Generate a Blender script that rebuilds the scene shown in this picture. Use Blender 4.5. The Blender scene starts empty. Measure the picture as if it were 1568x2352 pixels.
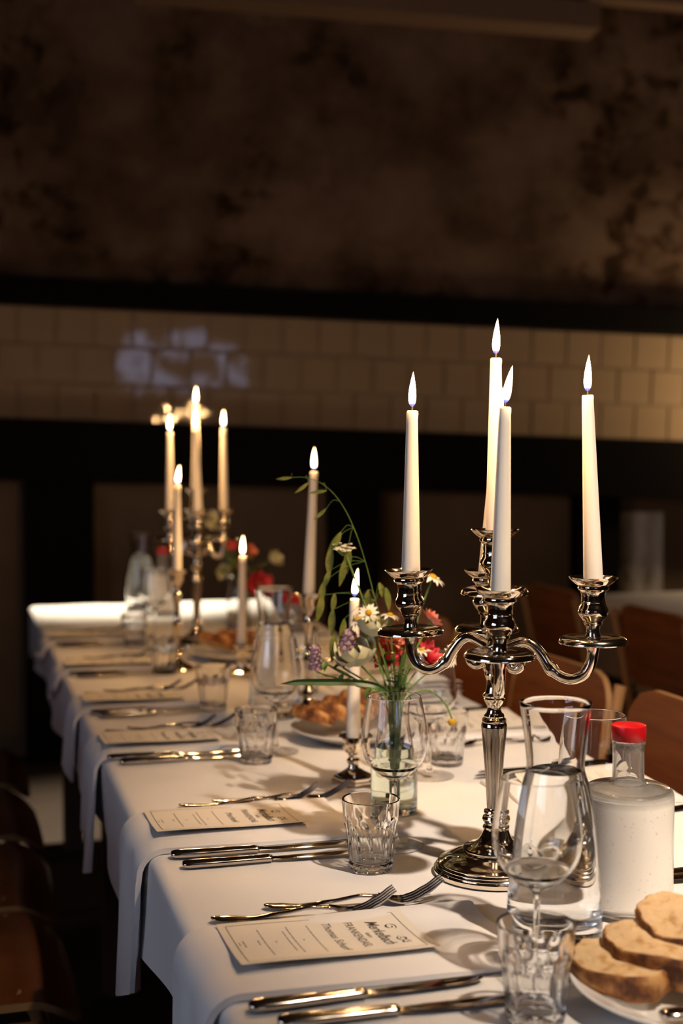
import bpy, bmesh, math, random
from mathutils import Vector, Matrix

# ------------------------------------------------------------------ camera, light, exposure
S = bpy.context.scene
COL = S.collection
PI = math.pi
R_ = math.radians
TZ = 0.75                      # table top height
YAW, PITCH = R_(15.9), math.atan(131 / 3100)

cam = bpy.data.cameras.new('camera')
cam.sensor_fit = 'VERTICAL'
cam.sensor_height = 36.0
cam.lens = 36.0 * 3100 / 2352
cam.clip_start = 0.05
cam.dof.use_dof = True
cam.dof.focus_distance = 1.56
cam.dof.aperture_fstop = 3.6
cam.dof.aperture_blades = 0
camo = bpy.data.objects.new('camera', cam)
COL.objects.link(camo)
camo.location = (0, 0, TZ + 0.49)
camo.rotation_euler = (PI / 2 - PITCH, 0, -YAW)
S.camera = camo

S.view_settings.view_transform = 'Standard'
S.view_settings.look = 'None'
S.view_settings.exposure = 0.75
S.view_settings.gamma = 1.0
S.view_settings.use_curve_mapping = False

cy = S.cycles
cy.max_bounces = 18
cy.diffuse_bounces = 3
cy.glossy_bounces = 5
cy.transmission_bounces = 16
cy.transparent_max_bounces = 24
cy.caustics_reflective = False
cy.caustics_refractive = True
cy.sample_clamp_indirect = 3.0
cy.sample_clamp_direct = 0.0
cy.blur_glossy = 0.5
cy.use_denoising = True
cy.use_adaptive_sampling = True
cy.use_light_tree = True
cy.adaptive_threshold = 0.08
cy.adaptive_min_samples = 16

world = bpy.data.worlds.new('room_ambience')
S.world = world
world.use_nodes = True
bg = world.node_tree.nodes['Background']
bg.inputs[0].default_value = (1.0, 0.62, 0.36, 1)
bg.inputs[1].default_value = 0.004


def light(name, kind, loc, target, energy, color, **kw):
    l = bpy.data.lights.new(name, kind)
    l.energy = energy
    l.color = color
    for k, v in kw.items():
        setattr(l, k, v)
    o = bpy.data.objects.new(name, l)
    COL.objects.link(o)
    o.location = loc
    if target is not None:
        o.rotation_euler = (Vector(target) - Vector(loc)).to_track_quat('-Z', 'Y').to_euler()
    return o


KEY = light('ceiling_spot_near', 'SPOT', (1.15, 0.0, 3.3), (1.16, 1.45, TZ), 335, (1.0, 0.80, 0.62),
            spot_size=R_(42), spot_blend=1.0, shadow_soft_size=0.045)
FAR = light('ceiling_spot_far', 'SPOT', (0.75, 5.05, 3.3), (0.55, 4.62, TZ), 620, (1.0, 0.84, 0.62),
            spot_size=R_(30), spot_blend=1.0, shadow_soft_size=0.06)
WALLR = light('lamp_beside_wall', 'POINT', (3.60, 4.84, 1.46), None, 19, (1.0, 0.74, 0.42), shadow_soft_size=0.08)

# ------------------------------------------------------------------ node helpers


def mat(name):
    m = bpy.data.materials.new(name)
    m.use_nodes = True
    nt = m.node_tree
    nt.nodes.clear()
    out = nt.nodes.new('ShaderNodeOutputMaterial')
    return m, nt, out


def nd(nt, t, **kw):
    n = nt.nodes.new(t)
    for k, v in kw.items():
        if hasattr(n, k) and not k.startswith('i_'):
            setattr(n, k, v)
    return n


def noise(nt, scale, detail=4, rough=0.55, coord='Object', vec=None, dist=0.0):
    tc = nt.nodes.new('ShaderNodeTexCoord')
    n = nt.nodes.new('ShaderNodeTexNoise')
    n.inputs['Scale'].default_value = scale
    n.inputs['Detail'].default_value = detail
    n.inputs['Roughness'].default_value = rough
    n.inputs['Distortion'].default_value = dist
    src = tc.outputs[coord]
    if vec:
        mp = nt.nodes.new('ShaderNodeMapping')
        mp.inputs['Scale'].default_value = vec
        nt.links.new(src, mp.inputs['Vector'])
        src = mp.outputs[0]
    nt.links.new(src, n.inputs['Vector'])
    return n


def ramp(nt, src, stops):
    r = nt.nodes.new('ShaderNodeValToRGB')
    els = r.color_ramp.elements
    while len(els) > 1:
        els.remove(els[-1])
    els[0].position = stops[0][0]
    els[0].color = (*stops[0][1], 1)
    for p, c in stops[1:]:
        e = els.new(p)
        e.color = (*c, 1)
    nt.links.new(src, r.inputs[0])
    return r


def princ(name, color=(.8, .8, .8), rough=.5, metal=0., cols=None, nscale=20, nvec=None, bump=0., bscale=200, bvec=None,
          rvar=None, **inp):
    m, nt, out = mat(name)
    b = nt.nodes.new('ShaderNodeBsdfPrincipled')
    b.inputs['Base Color'].default_value = (*color, 1)
    b.inputs['Roughness'].default_value = rough
    b.inputs['Metallic'].default_value = metal
    for k, v in inp.items():
        b.inputs[k.replace('_', ' ')].default_value = v
    if cols:
        n = noise(nt, nscale, vec=nvec)
        r = ramp(nt, n.outputs[0], cols)
        nt.links.new(r.outputs[0], b.inputs['Base Color'])
    if rvar:
        n = noise(nt, rvar[0], vec=rvar[3] if len(rvar) > 3 else None)
        mr = nt.nodes.new('ShaderNodeMapRange')
        mr.inputs['From Min'].default_value = .35
        mr.inputs['From Max'].default_value = .7
        mr.inputs['To Min'].default_value = rvar[1]
        mr.inputs['To Max'].default_value = rvar[2]
        nt.links.new(n.outputs[0], mr.inputs['Value'])
        nt.links.new(mr.outputs[0], b.inputs['Roughness'])
    if bump:
        n = noise(nt, bscale, vec=bvec)
        bp = nt.nodes.new('ShaderNodeBump')
        bp.inputs['Strength'].default_value = bump
        bp.inputs['Distance'].default_value = .002
        nt.links.new(n.outputs[0], bp.inputs['Height'])
        nt.links.new(bp.outputs[0], b.inputs['Normal'])
    nt.links.new(b.outputs[0], out.inputs[0])
    return m


def glass(name, color=(1, 1, 1), rough=0.0, ior=1.47):
    m, nt, out = mat(name)
    g = nt.nodes.new('ShaderNodeBsdfGlass')
    g.inputs['Color'].default_value = (*color, 1)
    g.inputs['Roughness'].default_value = rough
    g.inputs['IOR'].default_value = ior
    nt.links.new(g.outputs[0], out.inputs[0])
    return m


def thin_glass(name, tint=(.985, .985, .98), edge=(.60, .57, .52)):
    """thin blown glass: light passes straight through, walls seen edge-on absorb more, the surface reflects by Schlick's law"""
    m, nt, out = mat(name)
    lw = nt.nodes.new('ShaderNodeLayerWeight')
    lw.inputs['Blend'].default_value = .5
    r = ramp(nt, lw.outputs['Facing'], [(0, tint), (.72, tint), (.97, edge), (1, (edge[0] * .6, edge[1] * .6, edge[2] * .6))])
    t = nt.nodes.new('ShaderNodeBsdfTransparent')
    nt.links.new(r.outputs[0], t.inputs[0])
    g = nt.nodes.new('ShaderNodeBsdfGlossy')
    g.inputs['Roughness'].default_value = 0.02
    p = nt.nodes.new('ShaderNodeMath')
    p.operation = 'POWER'
    p.inputs[1].default_value = 5
    nt.links.new(lw.outputs['Facing'], p.inputs[0])
    f = nt.nodes.new('ShaderNodeMath')
    f.operation = 'MULTIPLY_ADD'
    f.inputs[1].default_value = .80
    f.inputs[2].default_value = .035
    nt.links.new(p.outputs[0], f.inputs[0])
    mx = nt.nodes.new('ShaderNodeMixShader')
    nt.links.new(f.outputs[0], mx.inputs[0])
    nt.links.new(t.outputs[0], mx.inputs[1])
    nt.links.new(g.outputs[0], mx.inputs[2])
    nt.links.new(mx.outputs[0], out.inputs[0])
    return m


M = {}
M['silver'] = princ('polished silver', (.78, .71, .62), .12, 1.0, rvar=(9, .05, .15),
                    cols=[(0, (.50, .40, .29)), (.45, (.80, .70, .57)), (1, (.86, .78, .67))], nscale=14)
M['silver_dull'] = princ('rubbed silver plate', (.72, .66, .58), .22, 1.0, rvar=(30, .14, .34, (1, 1, .12)),
                         cols=[(0, (.18, .15, .13)), (.40, (.42, .37, .32)), (.55, (.76, .70, .61)), (1, (.84, .78, .70))], nscale=24, nvec=(1, 1, .35))
M['steel'] = princ('cutlery steel', (.56, .50, .44), .1, 1.0, rvar=(40, .06, .15))
M['wax'] = princ('candle wax', (.95, .88, .76), .42, Specular_IOR_Level=.35)
M['wick'] = princ('wick', (.03, .02, .015), .9)
M['cloth'] = princ('white linen', (.83, .81, .79), .85, bump=.25, bscale=900, Sheen_Weight=.15)
M['napkin'] = princ('napkin cotton', (.85, .83, .82), .85, bump=.3, bscale=1100, Sheen_Weight=.15)
M['card'] = princ('cream card', (.80, .74, .65), .8, cols=[(0, (.79, .73, .64)), (1, (.82, .76, .67))], nscale=300)
M['ink'] = princ('black ink', (.03, .025, .022), .8)
M['ink_grey'] = princ('grey ink', (.30, .27, .24), .8)
M['porcelain'] = princ('white porcelain', (.86, .85, .83), .15, Coat_Weight=.4)
M['crust'] = princ('bread crust', (.4, .18, .05), .7, cols=[(.38, (.10, .03, .008)), (.5, (.32, .125, .032)), (.62, (.58, .31, .11))], nscale=42, bump=.8, bscale=90)
M['crumb'] = princ('bread crumb', (.78, .60, .36), .85, cols=[(.3, (.42, .23, .08)), (.45, (.64, .43, .22)), (.8, (.72, .53, .31))], nscale=60, bump=1.0, bscale=160)
M['red_cap'] = princ('red plastic', (.50, .004, .010), .35)
M['glass'] = glass('clear glass')
M['tumbler'] = glass('pressed glass', (1, 1, 1), 0.0, 1.46)
M['water'] = glass('water', (.99, 1, 1), 0, 1.33)
M['wine_glass'] = glass('glass stem', (1, 1, 1), 0, 1.45)
M['blown'] = thin_glass('thin blown glass')
M['stem'] = princ('green stem', (.10, .20, .045), .55, cols=[(.3, (.06, .14, .03)), (.7, (.17, .29, .07))], nscale=30)
M['leaf'] = princ('leaf', (.07, .15, .025), .5, cols=[(.3, (.04, .10, .02)), (.55, (.10, .20, .035)), (.8, (.24, .26, .06))], nscale=45)
M['spikelet'] = princ('oat spikelet', (.16, .17, .03), .55, cols=[(.3, (.07, .11, .02)), (.55, (.17, .19, .035)), (.8, (.30, .25, .07))], nscale=60)
M['blade'] = princ('grass blade', (.03, .09, .015), .45)
M['petal_white'] = princ('white petal', (.80, .77, .66), .6, Specular_IOR_Level=.3)
M['petal_cream'] = princ('cream petal', (.66, .66, .48), .6, cols=[(.3, (.55, .58, .38)), (.7, (.76, .73, .58))], nscale=30)
M['petal_lilac'] = princ('lilac petal', (.50, .36, .44), .65, cols=[(.3, (.42, .29, .38)), (.7, (.66, .48, .54))], nscale=70)
M['petal_red'] = princ('red petal', (.65, .03, .06), .55, cols=[(.3, (.5, .015, .03)), (.7, (.78, .10, .14))], nscale=40)
M['petal_pink'] = princ('salmon petal', (.80, .24, .17), .55, cols=[(.3, (.72, .16, .12)), (.7, (.86, .38, .28))], nscale=40)
M['pollen'] = princ('yellow pollen', (.66, .38, .02), .8, bump=1, bscale=900)
M['plywood'] = princ('orange plywood', (.17, .05, .012), .34, cols=[(.3, (.12, .033, .008)), (.5, (.18, .052, .012)), (.7, (.23, .075, .018))], nscale=5, nvec=(1, 1, 10))
M['ply_edge'] = princ('pale plywood edge', (.36, .19, .075), .45)
M['dark_steel'] = princ('dark steel', (.04, .035, .03), .4, 1.0)
M['wood_table'] = princ('table wood', (.10, .05, .025), .6)
M['floor'] = princ('dark floor', (.03, .017, .010), .6, cols=[(.3, (.018, .010, .006)), (.7, (.042, .025, .015))], nscale=3, nvec=(1, 8, 1))
M['room_wall'] = princ('brown wall', (.10, .06, .035), .9, cols=[(.3, (.05, .03, .018)), (.7, (.13, .08, .05))], nscale=1.7)
M['lower_wall'] = princ('lower wall paint', (.16, .10, .055), .85, cols=[(.3, (.13, .08, .04)), (.7, (.19, .12, .07))], nscale=2.5)
M['tile'] = princ('glazed tile', (.5, .4, .28), .035, cols=[(.3, (.34, .225, .135)), (.7, (.46, .325, .205))], nscale=1.1, bump=.10, bscale=9)
M['grout'] = princ('grout', (.29, .20, .125), .9)
M['dark_wood'] = princ('black stained wood', (.006, .004, .003), .8, Specular_IOR_Level=.08)
M['beam'] = princ('brown painted box', (.22, .13, .08), .7)
M['window_frame'] = princ('window frame', (.12, .10, .08), .6)
M['vase_water'] = glass('vase water', (.93, 1, .95), 0, 1.33)


def plaster():
    """old limewash: mottled brown patches with dark flaked spots"""
    m, nt, out = mat('stained plaster')
    b = nt.nodes.new('ShaderNodeBsdfPrincipled')
    b.inputs['Roughness'].default_value = .95
    b.inputs['Specular IOR Level'].default_value = .1
    n1 = noise(nt, 2.6, 7, .62)
    base = ramp(nt, n1.outputs[0], [(.36, (.075, .042, .025)), (.47, (.125, .074, .046)), (.56, (.18, .11, .072)), (.70, (.22, .14, .093))])
    n2 = noise(nt, 8.5, 5, .55, dist=.2)
    spots = ramp(nt, n2.outputs[0], [(.50, (1, 1, 1)), (.56, (.65, .60, .54)), (.64, (.22, .18, .14))])
    n3 = noise(nt, 1.15, 2, .5, dist=.3)
    where = ramp(nt, n3.outputs[0], [(.46, (0, 0, 0)), (.55, (1, 1, 1))])
    mx = nt.nodes.new('ShaderNodeMix')
    mx.data_type = 'RGBA'
    mx.inputs[6].default_value = (1, 1, 1, 1)
    nt.links.new(where.outputs[0], mx.inputs[0])
    nt.links.new(spots.outputs[0], mx.inputs[7])
    mul = nt.nodes.new('ShaderNodeMix')
    mul.data_type = 'RGBA'
    mul.blend_type = 'MULTIPLY'
    mul.inputs[0].default_value = 1
    nt.links.new(base.outputs[0], mul.inputs[6])
    nt.links.new(mx.outputs[2], mul.inputs[7])
    nt.links.new(mul.outputs[2], b.inputs['Base Color'])
    nt.links.new(b.outputs[0], out.inputs[0])
    return m


M['plaster'] = plaster()


def whitewash():
    m, nt, out = mat('flaking whitewash')
    b = nt.nodes.new('ShaderNodeBsdfPrincipled')
    b.inputs['Roughness'].default_value = .85
    n1 = noise(nt, 9, 5, .6, vec=(1, 1, .22))
    r = ramp(nt, n1.outputs[0], [(.40, (.16, .10, .055)), (.50, (.52, .46, .38)), (.62, (.86, .81, .73))])
    nt.links.new(r.outputs[0], b.inputs['Base Color'])
    nt.links.new(b.outputs[0], out.inputs[0])
    return m


M['whitewash'] = whitewash()


def flame_mat():
    m, nt, out = mat('candle flame')
    tc = nt.nodes.new('ShaderNodeTexCoord')
    sx = nt.nodes.new('ShaderNodeSeparateXYZ')
    nt.links.new(tc.outputs['Generated'], sx.inputs[0])
    col = ramp(nt, sx.outputs['Z'], [(0, (.10, .16, .9)), (.10, (.25, .28, .9)), (.17, (1, .66, .36)), (.45, (1, .74, .42)), (1, (1, .56, .20))])
    st = ramp(nt, sx.outputs['Z'], [(0, (.03, .03, .03)), (.09, (.05, .05, .05)), (.18, (.7, .7, .7)), (.8, (1, 1, 1)), (1, (.4, .4, .4))])
    mu = nt.nodes.new('ShaderNodeMath')
    mu.operation = 'MULTIPLY'
    mu.inputs[1].default_value = 10.0
    nt.links.new(st.outputs[0], mu.inputs[0])
    e = nt.nodes.new('ShaderNodeEmission')
    nt.links.new(col.outputs[0], e.inputs[0])
    nt.links.new(mu.outputs[0], e.inputs[1])
    t = nt.nodes.new('ShaderNodeBsdfTransparent')
    a = nt.nodes.new('ShaderNodeAddShader')
    nt.links.new(e.outputs[0], a.inputs[0])
    nt.links.new(t.outputs[0], a.inputs[1])
    nt.links.new(a.outputs[0], out.inputs[0])
    m.cycles.emission_sampling = 'NONE'
    return m


M['flame'] = flame_mat()


def sky_pane(name, color, strength, patchy):
    m, nt, out = mat(name)
    e = nt.nodes.new('ShaderNodeEmission')
    e.inputs[0].default_value = (*color, 1)
    e.inputs[1].default_value = strength
    if patchy:
        n = noise(nt, 4.5, 3, .5)
        r = ramp(nt, n.outputs[0], [(.50, (.02, .025, .03)), (.58, color)])
        nt.links.new(r.outputs[0], e.inputs[0])
    nt.links.new(e.outputs[0], out.inputs[0])
    return m


M['daylight'] = sky_pane('dusk daylight in window', (.70, .78, 1.0), 2.0, False)
M['daylight_trees'] = sky_pane('dusk sky between trees', (.55, .64, 1.0), 1.5, True)


def bottle_mat():
    """chilled bottle: clear neck, body fogged with condensation below the shoulder"""
    m, nt, out = mat('fogged bottle glass')
    g = nt.nodes.new('ShaderNodeBsdfGlass')
    g.inputs['IOR'].default_value = 1.47
    d = nt.nodes.new('ShaderNodeBsdfDiffuse')
    d.inputs[0].default_value = (.97, .94, .87, 1)
    tl = nt.nodes.new('ShaderNodeBsdfTranslucent')
    tl.inputs[0].default_value = (.86, .80, .71, 1)
    a = nt.nodes.new('ShaderNodeMixShader')
    a.inputs[0].default_value = .04
    nt.links.new(d.outputs[0], a.inputs[1])
    nt.links.new(tl.outputs[0], a.inputs[2])
    gl = nt.nodes.new('ShaderNodeBsdfGlossy')
    gl.inputs['Roughness'].default_value = .18
    fr = nt.nodes.new('ShaderNodeFresnel')
    b = nt.nodes.new('ShaderNodeMixShader')
    nt.links.new(fr.outputs[0], b.inputs[0])
    nt.links.new(a.outputs[0], b.inputs[1])
    nt.links.new(gl.outputs[0], b.inputs[2])
    tc = nt.nodes.new('ShaderNodeTexCoord')
    sx = nt.nodes.new('ShaderNodeSeparateXYZ')
    nt.links.new(tc.outputs['Object'], sx.inputs[0])
    hr = nt.nodes.new('ShaderNodeMapRange')
    hr.inputs['From Min'].default_value = .118
    hr.inputs['From Max'].default_value = .132
    hr.inputs['To Min'].default_value = .97
    hr.inputs['To Max'].default_value = .12
    nt.links.new(sx.outputs['Z'], hr.inputs['Value'])
    lo = nt.nodes.new('ShaderNodeMapRange')
    lo.inputs['From Min'].default_value = .006
    lo.inputs['From Max'].default_value = .014
    nt.links.new(sx.outputs['Z'], lo.inputs['Value'])
    drops = noise(nt, 260, 2, .5)
    dr = ramp(nt, drops.outputs[0], [(.68, (1, 1, 1)), (.72, (.75, .75, .75))])
    m1 = nt.nodes.new('ShaderNodeMath')
    m1.operation = 'MULTIPLY'
    nt.links.new(hr.outputs[0], m1.inputs[0])
    nt.links.new(lo.outputs[0], m1.inputs[1])
    m2 = nt.nodes.new('ShaderNodeMath')
    m2.operation = 'MULTIPLY'
    nt.links.new(m1.outputs[0], m2.inputs[0])
    nt.links.new(dr.outputs[0], m2.inputs[1])
    mx = nt.nodes.new('ShaderNodeMixShader')
    nt.links.new(m2.outputs[0], mx.inputs[0])
    nt.links.new(g.outputs[0], mx.inputs[1])
    nt.links.new(b.outputs[0], mx.inputs[2])
    nt.links.new(mx.outputs[0], out.inputs[0])
    return m


M['bottle'] = bottle_mat()

# ------------------------------------------------------------------ mesh helpers


class MB:
    def __init__(s):
        s.v = []
        s.f = []
        s.mi = []

    def add(s, vs, fs, mi=0):
        o = len(s.v)
        s.v += [tuple(p) for p in vs]
        s.f += [tuple(i + o for i in f) for f in fs]
        s.mi += [mi] * len(fs)
        return s

    def box(s, x0, x1, y0, y1, z0, z1, mi=0):
        v = [(x, y, z) for z in (z0, z1) for y in (y0, y1) for x in (x0, x1)]
        return s.add(v, [(0, 2, 3, 1), (4, 5, 7, 6), (0, 1, 5, 4), (2, 6, 7, 3), (0, 4, 6, 2), (1, 3, 7, 5)], mi)

    def grid(s, rows, mi=0, closed_u=False, closed_v=False, cap=False):
        n, m_ = len(rows), len(rows[0])
        vs = [p for r in rows for p in r]
        fs = []
        for i in range(n if closed_u else n - 1):
            for j in range(m_ if closed_v else m_ - 1):
                a, b = i, (i + 1) % n
                c, d = j, (j + 1) % m_
                fs.append((a * m_ + c, a * m_ + d, b * m_ + d, b * m_ + c))
        if cap and closed_v:
            fs.append(tuple(range(m_ - 1, -1, -1)))
            fs.append(tuple((n - 1) * m_ + j for j in range(m_)))
        return s.add(vs, fs, mi)

    def lathe(s, prof, n=48, mi=0, flute=None, cx=0, cy_=0, closed=False):
        """prof: (radius, z) list; ends on the axis when radius is 0; closed joins last to first (glass walls)"""
        rows = []
        for r, z in prof:
            row = []
            for j in range(n):
                a = 2 * PI * j / n
                rr = r
                if flute and flute[0] < z < flute[1]:
                    rr = r * (1 + flute[2] * math.cos(flute[3] * a))
                row.append((cx + rr * math.cos(a), cy_ + rr * math.sin(a), z))
            rows.append(row)
        s.grid(rows, mi, closed_u=closed, closed_v=True)
        return s

    def tube(s, pts, rad, n=10, mi=0, cap=True, flat=1.0):
        pts = [Vector(p) for p in pts]
        rows = []
        up = Vector((0, 0, 1))
        prevn = None
        for i, p in enumerate(pts):
            t = (pts[min(i + 1, len(pts) - 1)] - pts[max(i - 1, 0)])
            if t.length < 1e-9:
                t = Vector((0, 0, 1))
            t.normalize()
            if prevn is None:
                a = up if abs(t.z) < .95 else Vector((1, 0, 0))
                nn = (a - t * a.dot(t)).normalized()
            else:
                nn = prevn - t * prevn.dot(t)
                nn.normalize()
            prevn = nn
            bb = t.cross(nn)
            r = rad[i] if isinstance(rad, (list, tuple)) else rad
            rows.append([p + nn * (r * math.cos(2 * PI * j / n)) + bb * (r * flat * math.sin(2 * PI * j / n)) for j in range(n)])
        return s.grid(rows, mi, closed_v=True, cap=cap)

    def mesh(s, name, mats, smooth=40):
        me = bpy.data.meshes.new(name)
        me.from_pydata(s.v, [], s.f)
        for m_ in (mats if isinstance(mats, (list, tuple)) else [mats]):
            me.materials.append(M[m_] if isinstance(m_, str) else m_)
        for p, k in zip(me.polygons, s.mi):
            p.material_index = k
        bm = bmesh.new()
        bm.from_mesh(me)
        bmesh.ops.remove_doubles(bm, verts=bm.verts, dist=1e-6)
        bmesh.ops.recalc_face_normals(bm, faces=bm.faces)
        bm.to_mesh(me)
        bm.free()
        if smooth:
            for p in me.polygons:
                p.use_smooth = True
            me.set_sharp_from_angle(angle=R_(smooth))
        me.update()
        return me


def spline(pts, n):
    """Catmull-Rom through pts"""
    pts = [Vector(p) for p in pts]
    P = [pts[0] * 2 - pts[1]] + pts + [pts[-1] * 2 - pts[-2]]
    out = []
    segs = len(pts) - 1
    for k in range(n + 1):
        t = k / n * segs
        i = min(int(t), segs - 1)
        u = t - i
        a, b, c, d = P[i], P[i + 1], P[i + 2], P[i + 3]
        out.append(.5 * ((2 * b) + (c - a) * u + (2 * a - 5 * b + 4 * c - d) * u * u + (3 * b - a - 3 * c + d) * u ** 3))
    return out


def link(name, me, parent=None, loc=(0, 0, 0), rot=(0, 0, 0), label=None, cat=None, group=None, kind=None):
    o = bpy.data.objects.new(name, me)
    COL.objects.link(o)
    if parent is not None:
        o.parent = parent
    o.location = loc
    o.rotation_euler = rot
    if label:
        o['label'] = label
    if cat:
        o['category'] = cat
    if group:
        o['group'] = group
    if kind:
        o['kind'] = kind
    return o


def thing(name, label, cat, loc=(0, 0, 0), rotz=0., group=None, rot=None):
    return link(name, None, None, loc, rot or (0, 0, rotz), label, cat, group)


def bez_circle(n, r):
    return [(r * math.cos(2 * PI * i / n), r * math.sin(2 * PI * i / n)) for i in range(n)]


# ------------------------------------------------------------------ room shell
P0 = Vector((1.564, 5.490, 0))
WD = Vector((.99167, -.12880, 0))           # along the back wall, to the right
WN = Vector((-.12880, -.99167, 0))          # out of the back wall, to the room
TILT = -.031                                # tile band and ledges run slightly downhill to the right
WANG = math.atan2(WD.y, WD.x)


def wp(u, w, z):
    p = P0 + WD * u + WN * w
    return (p.x, p.y, z)


def wall_box(u0, u1, w0, w1, z0, z1, tilt=0.0):
    b = MB()
    v = []
    for z in (z0, z1):
        for w in (w0, w1):
            for u in (u0, u1):
                v.append(wp(u, w, z + tilt * u))
    b.add(v, [(0, 2, 3, 1), (4, 5, 7, 6), (0, 1, 5, 4), (2, 6, 7, 3), (0, 4, 6, 2), (1, 3, 7, 5)])
    return b


def struct(name, b, m, parent=None, label=None):
    return link(name, b.mesh(name, m, 0), parent, kind=None if parent else 'structure', label=label)


struct('floor', MB().box(-3.2, 6.2, -2.7, 7.4, -.08, 0), 'floor')
struct('ceiling', MB().box(-3.2, 6.2, -2.7, 7.4, 4.3, 4.4), 'room_wall')
struct('wall_right', MB().box(6.0, 6.2, -2.7, 7.4, 0, 4.3), 'room_wall')

# left wall and rear wall with window openings
b = MB()
b.box(-3.2, -3.0, -2.7, -1.1, 0, 4.3).box(-3.2, -3.0, 1.1, 7.4, 0, 4.3)
b.box(-3.2, -3.0, -1.1, 1.1, 0, 1.1).box(-3.2, -3.0, -1.1, 1.1, 2.7, 4.3)
struct('wall_left', b, 'room_wall')
b = MB()
b.box(-3.2, -.55, -2.7, -2.5, 0, 4.3).box(.85, 6.2, -2.7, -2.5, 0, 4.3)
b.box(-.55, .85, -2.7, -2.5, 0, 1.38).box(-.55, .85, -2.7, -2.5, 2.08, 4.3)
struct('wall_rear', b, 'room_wall')
w1 = link('window_1', None, kind='structure')
b = MB()
for y in (-1.1, -.4, .33, 1.04):
    b.box(-3.08, -3.0, y, y + .06, 1.1, 2.7)
for z in (1.1, 1.86, 2.64):
    b.box(-3.07, -3.01, -1.1, 1.1, z, z + .06)
link('window_frame', b.mesh('window_frame', 'window_frame', 0), w1)
link('pane', MB().box(-3.10, -3.09, -1.1, 1.1, 1.1, 2.7).mesh('pane', 'daylight', 0), w1)
w2 = link('window_2', None, kind='structure')
b = MB()
for x in (-.55, .13, .81):
    b.box(x, x + .04, -2.58, -2.5, 1.38, 2.08)
for z in (1.38, 2.04):
    b.box(-.55, .85, -2.57, -2.51, z, z + .04)
link('window_frame', b.mesh('window_frame', 'window_frame', 0), w2)
link('pane', MB().box(-.55, .85, -2.60, -2.59, 1.38, 2.08).mesh('pane', 'daylight_trees', 0), w2)

# back wall: lower part, tile band between two dark ledges, stained plaster above
wb = link('wall_back', wall_box(-4.9, 4.9, -.25, 0, 0, 4.3).mesh('wall_back', 'plaster', 0), kind='structure')
struct('lower_wall', wall_box(-4.9, 4.9, 0, .006, 0, 1.12), 'lower_wall', wb, 'brown painted lower wall')
struct('tile_backing', wall_box(-4.9, 4.9, 0, .012, 1.33, 1.83, TILT), 'grout', wb)
struct('upper_ledge', wall_box(-4.9, 4.9, 0, .10, 1.806, 1.912, TILT), 'dark_wood', wb, 'black ledge above the tiles')
struct('lower_ledge', wall_box(-4.9, 4.9, 0, .20, 1.10, 1.344, TILT), 'dark_wood', wb, 'black beam below the tiles')
struct('pipe_box', wall_box(-.85, 1.07, 0, .16, 3.05, 3.16, TILT), 'beam', wb, 'brown boxed duct')
struct('pipe_box', wall_box(-.30, 2.9, 0, .10, 3.20, 3.30, TILT), 'beam', wb)
for u0, u1 in ((-1.30, -1.03), (-.07, .14), (1.00, 1.18), (2.4, 2.6), (-2.6, -2.35)):
    struct('post', wall_box(u0, u1, 0, .14, 0, 1.13), 'dark_wood', wb)
struct('whitewash_patch', wall_box(1.19, 1.42, 0, .02, .5, .99), 'whitewash', wb, 'streaky remains of white paint')

TS = .1535
tb = MB()
g, bev, dep = .0025, .004, .010
o4 = [(g, g), (TS - g, g), (TS - g, TS - g), (g, TS - g)]
i4 = [(g + bev, g + bev), (TS - g - bev, g + bev), (TS - g - bev, TS - g - bev), (g + bev, TS - g - bev)]
# local tile: x along wall, y out of the wall (negative y is the room side), z up
tb.add([(x, 0, z) for x, z in o4] + [(x, -dep * .6, z) for x, z in o4] + [(x, -dep, z) for x, z in i4],
       [(0, 1, 5, 4), (1, 2, 6, 5), (2, 3, 7, 6), (3, 0, 4, 7), (4, 5, 9, 8), (5, 6, 10, 9), (6, 7, 11, 10), (7, 4, 8, 11), (8, 9, 10, 11)])
tile_me = tb.mesh('tile', 'tile', 0)
random.seed(3)
for row in range(3):
    for k in range(-13, 14):
        u = k * TS + (TS / 2 if row % 2 else 0) + .05
        z = 1.345 + row * TS + TILT * u
        p = wp(u, .012, z)
        t = link('tile', tile_me, wb, p)
        t.rotation_euler = (.025 + random.uniform(-.006, .006), 0, WANG + random.uniform(-.006, .006))
        t.rotation_euler.rotate_axis('Y', -TILT)

# ------------------------------------------------------------------ table and cloth
TX0, TX1, TY0, TY1 = .222, .990, .45, 4.47
dt = thing('dining_table', 'long dining table under the white cloth, carrying the candelabra', 'table', (0, 0, 0))
link('table_top', MB().box(TX0 + .008, TX1 - .008, TY0 + .01, TY1 - .01, TZ - .035, TZ - .006).mesh('table_top', 'wood_table', 0), dt)
leg = MB().box(-.03, .03, -.03, .03, 0, TZ - .035).mesh('leg', 'wood_table', 0)
for x in (TX0 + .12, TX1 - .12):
    for y in (.6, 1.9, 3.1, 4.3):
        link('leg', leg, dt, (x, y, 0))


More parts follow.
